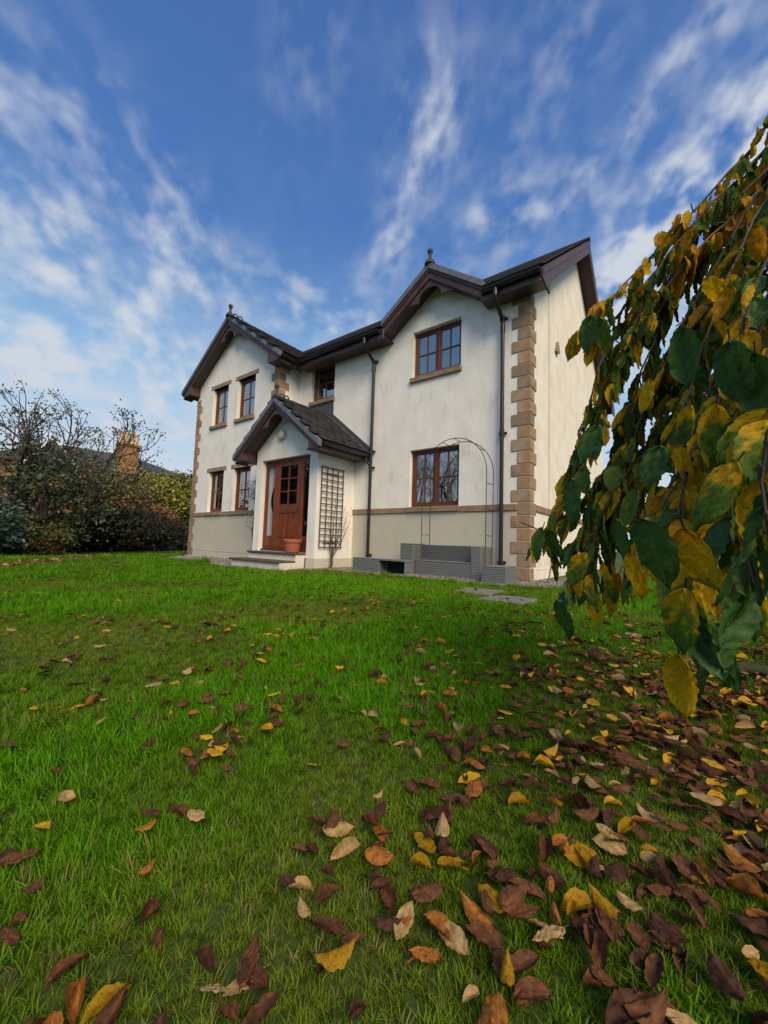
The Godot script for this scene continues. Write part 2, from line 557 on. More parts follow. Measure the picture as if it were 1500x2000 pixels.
# banks of thin cloud: direction, reach along and across in radians, tilt of the bank, strength
const CLOUDS := [
	[Vector3(-0.83, 0.54, -0.13), 0.30, 0.085, -0.62, 0.66],
	[Vector3(-0.765, 0.57, -0.30), 0.22, 0.075, -0.75, 0.72],
	[Vector3(-0.345, 0.75, -0.56), 0.09, 0.07, 1.2, 0.6],
	[Vector3(-0.40, 0.71, -0.585), 0.13, 0.045, 1.2, 0.45],
	[Vector3(-0.48, 0.62, -0.62), 0.09, 0.05, 0.9, 0.6],
	[Vector3(-0.25, 0.645, -0.72), 0.13, 0.055, 0.3, 0.65],
	[Vector3(-0.10, 0.68, -0.725), 0.10, 0.03, 0.6, 0.7],
	[Vector3(-0.03, 0.52, -0.855), 0.34, 0.10, 0.62, 1.9],
	[Vector3(0.12, 0.56, -0.82), 0.24, 0.12, 0.62, 1.8],
	[Vector3(-0.12, 0.79, -0.60), 0.26, 0.07, 0.75, 0.34],
	[Vector3(0.03, 0.74, -0.67), 0.10, 0.03, 0.6, 0.8],
	[Vector3(-0.46, 0.80, -0.37), 0.16, 0.07, 1.3, 0.25],
	[Vector3(-0.93, 0.30, -0.2), 0.5, 0.14, -0.25, 1.0],
	[Vector3(-0.87, 0.42, -0.27), 0.24, 0.07, -0.45, 0.6],
	[Vector3(-0.62, 0.5, -0.6), 0.3, 0.07, -0.2, 0.7],
]


func sky_image() -> Image:
	var w := 1792
	var h := 896
	var im := Image.create(w, h, false, Image.FORMAT_RGBF)
	var coarse := noise(5, 1.6, 4)
	var streak := noise(6, 3.2, 5)
	var fine := noise(7, 8.0, 4)
	var sun := SUN.normalized()
	var frames := []
	for b in CLOUDS:
		var d: Vector3 = b[0].normalized()
		var right := d.cross(Vector3.UP).normalized()
		var up := right.cross(d)
		var a: float = b[3]
		frames.append([d, right * cos(a) + up * sin(a), up * cos(a) - right * sin(a), 1.0 / b[1], 1.0 / b[2], b[4], cos(minf(1.5, b[1] * 2.6))])
	for y in h:
		var el := PI * 0.5 - PI * (y + 0.5) / h
		var s := sin(el)
		if s < -0.02:
			for x in w:
				im.set_pixel(x, y, Color(0.12, 0.13, 0.12))
			continue
		s = maxf(s, 0.0)
		# clear air, from the zenith to the pale horizon
		var air := Color(0.054, 0.125, 0.345)
		air = air.lerp(Color(0.07, 0.18, 0.45), smoothstep(0.95, 0.55, s))
		air = air.lerp(Color(0.27, 0.475, 0.71), smoothstep(0.66, 0.26, s))
		air = air.lerp(Color(0.54, 0.63, 0.72), smoothstep(0.42, 0.04, s))
		for x in w:
			var az := TAU * (x + 0.5) / w
			var d := Vector3(sin(az) * cos(el), s, -cos(az) * cos(el))
			var q := Vector2(d.x, d.z) / (s + 0.22)
			var wx := coarse.get_noise_2d(q.x, q.y) * 0.07
			var big := coarse.get_noise_2d(q.x * 0.7 + 9.0, q.y * 0.7 - 4.0)
			var wisps := streak.get_noise_2d(q.x * 0.9 + wx + 3.0, q.y * 0.7 - wx)
			var curl := fine.get_noise_2d(q.x * 0.75 + wx, q.y * 0.6 + wx)
						# scattered thin cloud everywhere, thicker towards the horizon
			var cover := clampf((big * 1.0 + wisps * 0.8 + curl * 0.4 - 0.42 + 1.05 * smoothstep(0.46, 0.06, s)), 0.0, 1.0) * 0.7
			for f in frames:
				var cd: float = d.dot(f[0])
				if cd < f[6] or cd < 0.0:
					continue
				var a: float = d.dot(f[1]) * f[3]
				var b: float = d.dot(f[2]) * f[4]
				var g := exp(-(a * a + b * b) * 0.8)
				var ra: float = a / f[3]
				var rb: float = b / f[4]
				var tx := 0.34 + streak.get_noise_2d(ra * 2.6 + f[5] * 7.0, rb * 3.4 + f[3]) * 1.35 + fine.get_noise_2d(ra * 2.4 + f[3], rb * 3.0) * 0.7
				cover += g * f[5] * clampf(tx, 0.0, 1.3) * 0.8
			cover = clampf(cover, 0.0, 1.0)
			cover = cover * cover * (3.0 - 2.0 * cover) * 0.35 + cover * 0.6
			var near_sun := clampf(d.dot(sun), 0.0, 1.0)
			var white := Color(0.56, 0.60, 0.67).lerp(Color(0.8, 0.76, 0.72), pow(near_sun, 3.0))
			var c := air.lerp(white, cover)
			c += Color(0.9, 0.66, 0.36) * (pow(near_sun, 14.0) * 0.9)
			im.set_pixel(x, y, c)
	return im


# ---------------------------------------------------------------- ground

func ground_y(x: float, z: float) -> float:
	var y := -0.035 * smoothstep(0.7, 2.0, z) - 0.04 * smoothstep(2.5, 6.0, z)
	y -= 0.2 * smoothstep(-8.5, -16.0, x) + 0.12 * smoothstep(-16.0, -26.0, x)
	var far := smoothstep(0.9, 2.2, z) if x > -10.6 else 1.0
	y += ground_noise.get_noise_2d(x, z) * 0.03 * far
	return y


func in_gravel(x: float, z: float) -> bool:
	if x > 0.0:
		return x < 1.15 and z < 1.05 - x * 0.25 + ground_noise.get_noise_2d(x * 4.0, z * 4.0) * 0.1
	var edge := 1.22 + ground_noise.get_noise_2d(x * 3.0, 7.0) * 0.08
	if x < -3.6:
		edge = lerpf(1.22, 2.28, smoothstep(-3.6, -4.2, x))
	if x < -6.0:
		edge = lerpf(2.28, 1.72, smoothstep(-6.0, -7.4, x))
	if x < -9.5:
		edge = lerpf(1.72, 0.6, smoothstep(-9.3, -10.9, x))
	edge += ground_noise.get_noise_2d(x * 5.0, z * 5.0) * 0.07
	return x > -11.3 and z < edge


func bed_offset(x: float, z: float) -> float:
	# distance from the line of the leaf-filled bed edge on the left of the lawn
	var a := Vector2(-6.6, 6.15)
	var b := Vector2(-9.3, 4.1)
	var c := Vector2(-12.4, 2.0)
	var p := Vector2(x, z)
	return minf(p.distance_to(Geometry2D.get_closest_point_to_segment(p, a, b)), p.distance_to(Geometry2D.get_closest_point_to_segment(p, b, c)))


func make_ground() -> void:
	var xs := []
	var zs := []
	for k in 17:
		xs.append(-300.0 + 266.0 * (1.0 - pow(1.0 - k / 16.0, 2.0)))
	for k in range(1, 131):
		xs.append(-34.0 + k * 0.31)
	for k in range(1, 13):
		xs.append(6.3 + 290.0 * pow(k / 12.0, 2.0))
	for k in 15:
		zs.append(-300.0 + 286.0 * (1.0 - pow(1.0 - k / 14.0, 2.0)))
	for k in range(1, 91):
		zs.append(-14.0 + k * 0.27)
	for k in range(1, 13):
		zs.append(10.3 + 290.0 * pow(k / 12.0, 2.0))
	var b := MB.new()
	for z in zs:
		for x in xs:
			var e := 0.05
			var nn := Vector3(ground_y(x - e, z) - ground_y(x + e, z), 2 * e, ground_y(x, z - e) - ground_y(x, z + e)).normalized()
			b.vert(Vector3(x, ground_y(x, z), z), nn)
	var w := xs.size()
	for r in zs.size() - 1:
		for k in w - 1:
			var a := r * w + k
			b.i.append_array([a, a + 1, a + w + 1, a, a + w + 1, a + w])
	var o := part(self, "lawn", b, M.turf)
	tag(o, "green lawn sloping gently in front of the pale house", "lawn", "", "structure")

	# gravel margin round the foot of the walls
	b = MB.new()
	var step := 0.12
	var gx := -11.5
	while gx < 1.3:
		var gz := -1.6 if gx > -0.1 or gx < -10.3 else 0.0
		while gz < 2.5:
			if in_gravel(gx + step / 2, gz + step / 2):
				var q := []
				for k in [[0, 0], [0, 1], [1, 1], [1, 0]]:
					var px: float = gx + step * k[0]
					var pz: float = gz + step * k[1]
					q.append(Vector3(px, ground_y(px, pz) + 0.006, pz))
				b.quad(q[0], q[1], q[2], q[3])
			gz += step
		gx += step
	o = part(self, "gravel_path", b, M.gravel_bed)
	tag(o, "narrow gravel margin along the foot of the house walls", "path", "", "structure")


func make_gravel() -> void:
	var b := MB.new()
	b.coloured = true
	var shape := [Vector3(1, 0, 0.2), Vector3(0.3, 0.1, 0.9), Vector3(-0.8, 0, 0.6), Vector3(-0.9, 0.1, -0.5), Vector3(0.1, 0, -0.9), Vector3(0.8, 0.1, -0.6)]
	for k in 6:
		b.tri(Vector3(0, 0.62, 0), shape[k] , shape[(k + 5) % 6])
	var mesh := b.mesh(M.pebble)
	var list := []
	rng.seed = 401
	for k in 16000:
		var x := rng.randf_range(-11.4, 1.2)
		var z := rng.randf_range(-0.6 if x > 0.0 else 0.0, 2.35)
		if not in_gravel(x, z) or (x < -6.2 and x > -10.35 and z < 0.66):
			continue
		var s := rng.randf_range(0.009, 0.021)
		var xf := Transform3D(Basis(Vector3.UP, rng.randf() * TAU).scaled(Vector3(s, s * 0.8, s)), Vector3(x, ground_y(x, z) + 0.006, z))
		var g := rng.randf_range(0.09, 0.34)
		list.append([xf, Color(g * 1.06, g * 0.96, g * 0.85)])
	var o := copies("gravel", mesh, list)
	tag(o, "loose grey and buff pebbles along the house wall", "gravel", "", "stuff")


func copies(called: String, mesh: Mesh, list: Array) -> MultiMeshInstance3D:
	var mm := MultiMesh.new()
	mm.transform_format = MultiMesh.TRANSFORM_3D
	mm.use_colors = true
	mm.mesh = mesh
	mm.instance_count = list.size()
	for k in list.size():
		mm.set_instance_transform(k, list[k][0])
		mm.set_instance_color(k, list[k][1])
	var o := MultiMeshInstance3D.new()
	o.name = numbered(called)
	o.multimesh = mm
	add_child(o)
	return o


# ---------------------------------------------------------------- the house

# a wall facing +z with its top given as a line of (x, y) points and holes [x0, x1, y0, y1]
func wall(b: MB, y0: float, top: Array, holes: Array, z: float, reveal: float, ytop := 99.0) -> void:
	var xs := []
	for p in top:
		xs.append(p.x)
	for h in holes:
		xs.append(h[0])
		xs.append(h[1])
	xs.sort()
	for k in xs.size() - 1:
		var a: float = xs[k]
		var d: float = xs[k + 1]
		if d - a < 1e-4:
			continue
		var ya := minf(height_at(top, a, 1), ytop)
		var yd := minf(height_at(top, d, -1), ytop)
		var cur := y0
		var mid := (a + d) / 2.0
		var over := []
		for h in holes:
			if h[0] < mid and h[1] > mid:
				over.append(h)
		over.sort_custom(func(p, q): return p[2] < q[2])
		for h in over:
			if h[2] > cur:
				b.quad(Vector3(a, cur, z), Vector3(d, cur, z), Vector3(d, h[2], z), Vector3(a, h[2], z))
			cur = maxf(cur, h[3])
		if minf(ya, yd) > cur or maxf(ya, yd) > cur:
			b.quad(Vector3(a, cur, z), Vector3(d, cur, z), Vector3(d, maxf(yd, cur), z), Vector3(a, maxf(ya, cur), z))
	for h in holes:
		var q0 := Vector3(h[0], h[2], z)
		var q1 := Vector3(h[1], h[2], z)
		var q2 := Vector3(h[1], h[3], z)
		var q3 := Vector3(h[0], h[3], z)
		var r := Vector3(0, 0, -reveal)
		b.quad(q0, q0 + r, q3 + r, q3)
		b.quad(q1 + r, q1, q2, q2 + r)
		b.quad(q3, q3 + r, q2 + r, q2)
		b.quad(q0 + r, q0, q1, q1 + r)


func height_at(top: Array, x: float, side: int) -> float:
	for k in top.size() - 1:
		var a: Vector2 = top[k]
		var b: Vector2 = top[k + 1]
		if x >= a.x - 1e-5 and x <= b.x + 1e-5 and b.x - a.x > 1e-5:
			if side > 0 and absf(x - b.x) < 1e-5 and k < top.size() - 2:
				continue
			return lerpf(a.y, b.y, clampf((x - a.x) / (b.x - a.x), 0, 1))
	return top[-1].y


# timber window: columns given as pane widths; groups are casements
func window(house: Node, x0: float, x1: float, y0: float, y1: float, z: float, casements: int, lintel: bool, sill_out: float, label := "") -> void:
	var w := Node3D.new()
	w.name = "window"
	house.add_child(w, true)
	if label:
		w.set_meta("label", label)
	var back := z - 0.1
	var fw := 0.055
	var b := MB.new()
	b.cbox(Vector3(x0, y0, back - 0.07), Vector3(x0 + fw, y1, back), 0.006)
	b.cbox(Vector3(x1 - fw, y0, back - 0.07), Vector3(x1, y1, back), 0.006)
	b.cbox(Vector3(x0 + fw, y1 - fw, back - 0.07), Vector3(x1 - fw, y1, back - 0.001), 0.006)
	b.cbox(Vector3(x0 + fw, y0, back - 0.07), Vector3(x1 - fw, y0 + fw * 1.2, back - 0.001), 0.006)
	var inner := x1 - x0 - 2 * fw
	var mull := 0.06
	var cw := (inner - mull * (casements - 1)) / casements
	for k in casements - 1:
		var mx := x0 + fw + cw * (k + 1) + mull * k
		b.cbox(Vector3(mx, y0 + fw, back - 0.07), Vector3(mx + mull, y1 - fw, back + 0.002), 0.006)
	part(w, "frame", b, M.frame)
	for k in casements:
		var cx := x0 + fw + (cw + mull) * k
		var sash := MB.new()
		var sw := 0.038
		var cy0 := y0 + fw * 1.2
		var cy1 := y1 - fw
		var zf := back - 0.012
		sash.cbox(Vector3(cx, cy0, zf - 0.045), Vector3(cx + sw, cy1, zf), 0.005)
		sash.cbox(Vector3(cx + cw - sw, cy0, zf - 0.045), Vector3(cx + cw, cy1, zf), 0.005)
		sash.cbox(Vector3(cx + sw, cy0, zf - 0.045), Vector3(cx + cw - sw, cy0 + sw * 1.15, zf - 0.001), 0.005)
		sash.cbox(Vector3(cx + sw, cy1 - sw, zf - 0.045), Vector3(cx + cw - sw, cy1, zf - 0.001), 0.005)
		var gb := 0.028
		var mx := cx + cw / 2
		var my := (cy0 + cy1) / 2
		sash.cbox(Vector3(mx - gb / 2, cy0 + sw, zf - 0.04), Vector3(mx + gb / 2, cy1 - sw, zf - 0.003), 0.005)
		sash.cbox(Vector3(cx + sw, my - gb / 2, zf - 0.04), Vector3(cx + cw - sw, my + gb / 2, zf - 0.005), 0.005)
		part(w, "sash", sash, M.frame)
		for col in 2:
			for row in 2:
				var px0 := cx + sw if col == 0 else mx + gb / 2
				var px1 := mx - gb / 2 if col == 0 else cx + cw - sw
				var py0 := cy0 + sw if row == 0 else my + gb / 2
				var py1 := my - gb / 2 if row == 0 else cy1 - sw
				var pane := MB.new()
				# each pane sits a hair out of true, as real glazing does
				var mid := Vector3((px0 + px1) / 2, (py0 + py1) / 2, zf - 0.028)
				pane.xf = Transform3D(Basis.from_euler(Vector3(rng.randf_range(-0.006, 0.006), rng.randf_range(-0.006, 0.006), 0)), mid)
				pane.box(Vector3(px0, py0, -0.004) - Vector3(mid.x, mid.y, 0), Vector3(px1, py1, 0.004) - Vector3(mid.x, mid.y, 0))
				part(w, "pane", pane, M.pane)
	if sill_out >= 0:
		b = MB.new()
		b.cbox(Vector3(x0 - sill_out, y0 - 0.11, z - 0.13), Vector3(x1 + sill_out, y0 - 0.001, z + 0.06), 0.012)
		part(w, "sill", b, M.stone[1])
	if lintel:
		b = MB.new()
		b.cbox(Vector3(x0 - 0.13, y1, z - 0.12), Vector3(x1 + 0.13, y1 + 0.125, z + 0.014), 0.008)
		part(w, "lintel", b, M.stone[3])


func quoins(house: Node, corner: Vector3, sx: float, sz: float, courses: int, y0 := 0.0) -> void:
	# alternating long and short stones wrapped round a corner; sx, sz point into the walls
	for k in courses:
		var lx := 0.326 if k % 2 == 0 else 0.215
		var lz := 0.2 if k % 2 == 0 else 0.316
		var b := MB.new()
		var out := 0.014 + rng.randf_range(-0.003, 0.004)
		var a := Vector3(corner.x - sx * out, y0 + k * 0.225 + 0.006, corner.z - sz * out)
		var e := Vector3(corner.x + sx * lx, y0 + (k + 1) * 0.225 - 0.006, corner.z + sz * 0.05)
		var f := Vector3(corner.x + sx * 0.05, y0 + (k + 1) * 0.225 - 0.006, corner.z + sz * lz)
		# L-shaped in plan: two boxes that share the corner block, cut so that no faces coincide
		var x_mid := corner.x + sx * 0.05
		b.cbox(a, Vector3(e.x, e.y, e.z), 0.008)
		b.cbox(Vector3(a.x + sx * 0.0006, a.y + 0.0006, corner.z + sz * 0.04), Vector3(x_mid, e.y - 0.0006, f.z), 0.008)
		part(house, "quoin_stone", b, M.stone[(k * 5 + k / 3 + int(absf(corner.x) * 3)) % 7])


func string_course(house: Node, x0: float, x1: float, z: float, skip: Array, along_x := true) -> void:
	var x := x0
	while x < x1 - 0.05:
		var e := minf(x + 0.92, x1)
		if x1 - e < 0.2:
			e = x1
		var pieces := [[x, e]]
		for s in skip:
			var next := []
			for p in pieces:
				if s[1] <= p[0] or s[0] >= p[1]:
					next.append(p)
					continue
				if s[0] > p[0]:
					next.append([p[0], s[0]])
				if s[1] < p[1]:
					next.append([s[1], p[1]])
			pieces = next
		for p in pieces:
			if p[1] - p[0] < 0.03:
				continue
			var b := MB.new()
			if along_x:
				b.cbox(Vector3(p[0] + 0.002, 1.205, z - 0.05), Vector3(p[1] - 0.002, 1.325, z + 0.03), 0.01)
			else:
				b.cbox(Vector3(z - 0.05, 1.205, p[0] + 0.002), Vector3(z + 0.03, 1.325, p[1] - 0.002), 0.01)
			part(house, "string_course_stone", b, M.string_stone)
		x = e


# bargeboards, verge, apron and soffit of a front gable
func gable_trim(house: Node, cx: float, ya: float, m: float, hw: float, depth: float, zb: float, zwall: float, box_y: float, box_in: float, horn: float, arc: float, boxed := true) -> void:
	for s in [-1.0, 1.0]:
		var foot := ya - m * hw
		var b := MB.new()
		b.xf = Transform3D(Basis.IDENTITY, Vector3(cx, 0, 0))
		# grey verge strip on top
		b.prism(PackedVector2Array([Vector2(0, ya), Vector2(s * hw, foot), Vector2(s * (hw + 0.005), foot - 0.125), Vector2(0, ya - 0.125)]), zb - 0.06, zb + 0.045)
		part(house, "verge", b, M.verge)
		b = MB.new()
		b.xf = Transform3D(Basis.IDENTITY, Vector3(cx, 0, 0))
		var top := ya - 0.127
		var pts := PackedVector2Array([Vector2(0, top), Vector2(s * (hw - 0.02), top - m * (hw - 0.02))])
		if boxed:
			pts.append(Vector2(s * (hw - 0.03), maxf(box_y + 0.03, foot - 0.2)))
			pts.append(Vector2(s * (hw - 0.06), box_y))
			pts.append(Vector2(s * box_in, box_y))
			pts.append(Vector2(s * box_in, ya - depth - m * box_in))
		else:
			pts.append(Vector2(s * (hw - 0.02), ya - depth - m * (hw - 0.02)))
		pts.append(Vector2(0, ya - depth))
		b.prism(pts, zb - 0.03, zb)
		# moulded upper fillet
		b.prism(PackedVector2Array([Vector2(0, top - 0.001), Vector2(s * (hw - 0.03), top - 0.001 - m * (hw - 0.03)), Vector2(s * (hw - 0.03), top - 0.06 - m * (hw - 0.03)), Vector2(0, top - 0.06)]), zb + 0.0005, zb + 0.02)
		var board := part(house, "bargeboard", b, M.barge)
		# soffit boards run from the wall to the bargeboard
		b = MB.new()
		b.xf = Transform3D(Basis.IDENTITY, Vector3(cx, 0, 0))
		var low := ya - depth + 0.045
		b.prism(PackedVector2Array([Vector2(0, low), Vector2(s * hw, low - m * hw), Vector2(s * hw, low + 0.02 - m * hw), Vector2(0, low + 0.02)]), zwall + 0.001, zb - 0.031)
		part(house, "soffit", b, M.fascia)
		if boxed:
			b = MB.new()
			b.xf = Transform3D(Basis.IDENTITY, Vector3(cx, 0, 0))
			b.box(Vector3(s * box_in, box_y, zwall + 0.002), Vector3(s * (box_in + 0.02), ya - depth - m * box_in + 0.04, zb - 0.032))
			b.box(Vector3(s * (box_in + 0.021), box_y + 0.002, zwall - 0.3), Vector3(s * (hw - 0.07), box_y + 0.022, zb - 0.032))
			part(house, "soffit_box", b, M.barge)
	if horn > 0:
		var y1 := ya - depth - m * horn
		var p := PackedVector2Array([Vector2(0, ya - depth + 0.03), Vector2(-horn, y1 + 0.03), Vector2(-horn, y1), Vector2(-arc, y1)])
		for k in range(1, 16):
			var a := PI - PI * k / 16.0
			p.append(Vector2(cos(a) * arc, y1 + sin(a) * arc * 0.93))
		p.append(Vector2(arc, y1))
		p.append(Vector2(horn, y1))
		p.append(Vector2(horn, y1 + 0.03))
		var b := MB.new()
		b.xf = Transform3D(Basis.IDENTITY, Vector3(cx, 0, 0))
		b.prism(p, zb - 0.062, zb - 0.033)
		part(house, "gable_apron", b, M.barge)


func finial(house: Node, at: Vector3, s := 1.0) -> void:
	var b := MB.new()
	var pr := []
	for p in [[0.13, -0.05], [0.115, 0.03], [0.07, 0.07], [0.05, 0.1], [0.036, 0.13], [0.034, 0.2], [0.045, 0.22], [0.036, 0.235], [0.05, 0.25], [0.064, 0.275], [0.067, 0.3], [0.058, 0.33], [0.035, 0.35], [0.0, 0.36]]:
		pr.append(Vector2(p[0] * s, p[1] * s))
	b.lathe(pr, 18, at)
	var f := part(house, "finial", b, M.finial)
	# scrolled crest along the ridge behind
	b = MB.new()
	for k in 2:
		var c := at + Vector3(0, 0.055 * s, (-0.19 - 0.16 * k) * s)
		var pts := []
		for q in 13:
			var a := PI * 1.35 * q / 12.0 - 0.3
			pts.append(c + Vector3(0, sin(a), cos(a)) * 0.07 * s)
		b.tube(pts, [0.02 * s], 7)
	part(f, "ridge_crest", b, M.finial)


# tiles laid one by one on a slope: origin at the eave end, u along the eave, up the slope s
func tiles(roof: Node, origin: Vector3, u: Vector3, s: Vector3, width: float, length: float, tw: float, gauge: float) -> void:
	var nn := u.cross(s).normalized()
	if nn.y < 0:
		nn = -nn
	var rows := int(round((length - 0.07) / gauge))
	gauge = (length - 0.07) / rows
	var shapes := []
	for k in 4:
		var b := MB.new()
		b.xf = Transform3D(Basis(Vector3.RIGHT, 0.0), Vector3.ZERO)
		b.cbox(Vector3(0.002, 0, 0), Vector3(tw - 0.004, gauge + 0.06, 0.03), 0.006)
		b.cbox(Vector3(tw * 0.42, 0.002, 0.0295), Vector3(tw * 0.58, gauge + 0.05, 0.04), 0.004)
		shapes.append(b.mesh(M.tile[k]))
	var cols := int(ceil(width / tw))
	for r in rows:
		for k in cols:
			var du := k * tw - (tw * 0.5 if r % 2 == 1 else 0.0)
			if du > width - tw * 0.6 or du < -tw * 0.6:
				continue
			var at := origin + u * du + s * (r * gauge) + nn * (0.008 + rng.randf() * 0.004)
			var basis := Basis(u, s, nn) * Basis(Vector3.RIGHT, -0.11 + rng.randf_range(-0.012, 0.012)) * Basis(Vector3(0, 0, 1), rng.randf_range(-0.008, 0.008))
			if u.cross(s).dot(nn) < 0:
				basis = Basis(-u, s, nn) * Basis(Vector3.RIGHT, -0.11 + rng.randf_range(-0.012, 0.012)) * Basis(Vector3(0, 0, 1), rng.randf_range(-0.008, 0.008))
				at += u * tw
			put(roof, "roof_tile", shapes[rng.randi() % 4], Transform3D(basis, at + nn * 0.02))


func gutter_run(house: Node, a: Vector3, e: Vector3) -> void:
	var b := MB.new()
	var dir := (e - a).normalized()
	var out := dir.cross(Vector3.UP).normalized()
	var prev := []
	for k in 11:
		var an := -PI * k / 10.0
		var o := out * cos(an) + Vector3.UP * sin(an)
		prev.append(o)
	for k in 10:
		b.quad(a + prev[k] * 0.06, a + prev[k + 1] * 0.06, e + prev[k + 1] * 0.06, e + prev[k] * 0.06)
		b.quad(a + prev[k] * 0.055, e + prev[k] * 0.055, e + prev[k + 1] * 0.055, a + prev[k + 1] * 0.055)
	for end in [a, e]:
		for k in 10:
			b.tri(end, end + prev[k] * 0.06, end + prev[k + 1] * 0.06)
	# rolled front lip and union brackets
	for s in [-1.0, 1.0]:
		b.tube([a + out * 0.058 * s, e + out * 0.058 * s], [0.008], 6)
	var n := int((e - a).length() / 0.9) + 1
	for k in n + 1:
		var c: Vector3 = a.lerp(e, clampf(float(k) / n, 0.015, 0.985))
		for q in 10:
			b.quad(c - dir * 0.02 + prev[q] * 0.068, c - dir * 0.02 + prev[q + 1] * 0.068, c + dir * 0.02 + prev[q + 1] * 0.068, c + dir * 0.02 + prev[q] * 0.068)
	part(house, "gutter", b, M.gutter)


func downpipe(house: Node, x: float, y_top: float, z_top: float, brackets: Array) -> void:
	var b := MB.new()
	b.tube([Vector3(x, y_top, z_top), Vector3(x, y_top - 0.16, z_top), Vector3(x, y_top - 0.24, z_top - 0.06), Vector3(x, y_top - 0.42, 0.13), Vector3(x, y_top - 0.52, 0.085), Vector3(x, 2.6, 0.085), Vector3(x, 0.02, 0.085)], [0.036], 12)
	b.tube([Vector3(x, y_top - 0.16, z_top), Vector3(x, y_top - 0.06, z_top)], [0.046], 12)
	b.tube([Vector3(x, y_top - 0.66, 0.085), Vector3(x, y_top - 0.54, 0.085)], [0.044], 12)
	b.tube([Vector3(x, 2.55, 0.085), Vector3(x, 2.67, 0.085)], [0.044], 12)
	var o := part(house, "downpipe", b, M.gutter)
	for y in brackets:
		var c := MB.new()
		c.tube([Vector3(x, y - 0.02, 0.085), Vector3(x, y + 0.02, 0.085)], [0.045], 12)
		c.box(Vector3(x - 0.075, y - 0.02, 0.02), Vector3(x + 0.075, y + 0.02, 0.05))
		part(o, "bracket", c, M.gutter)


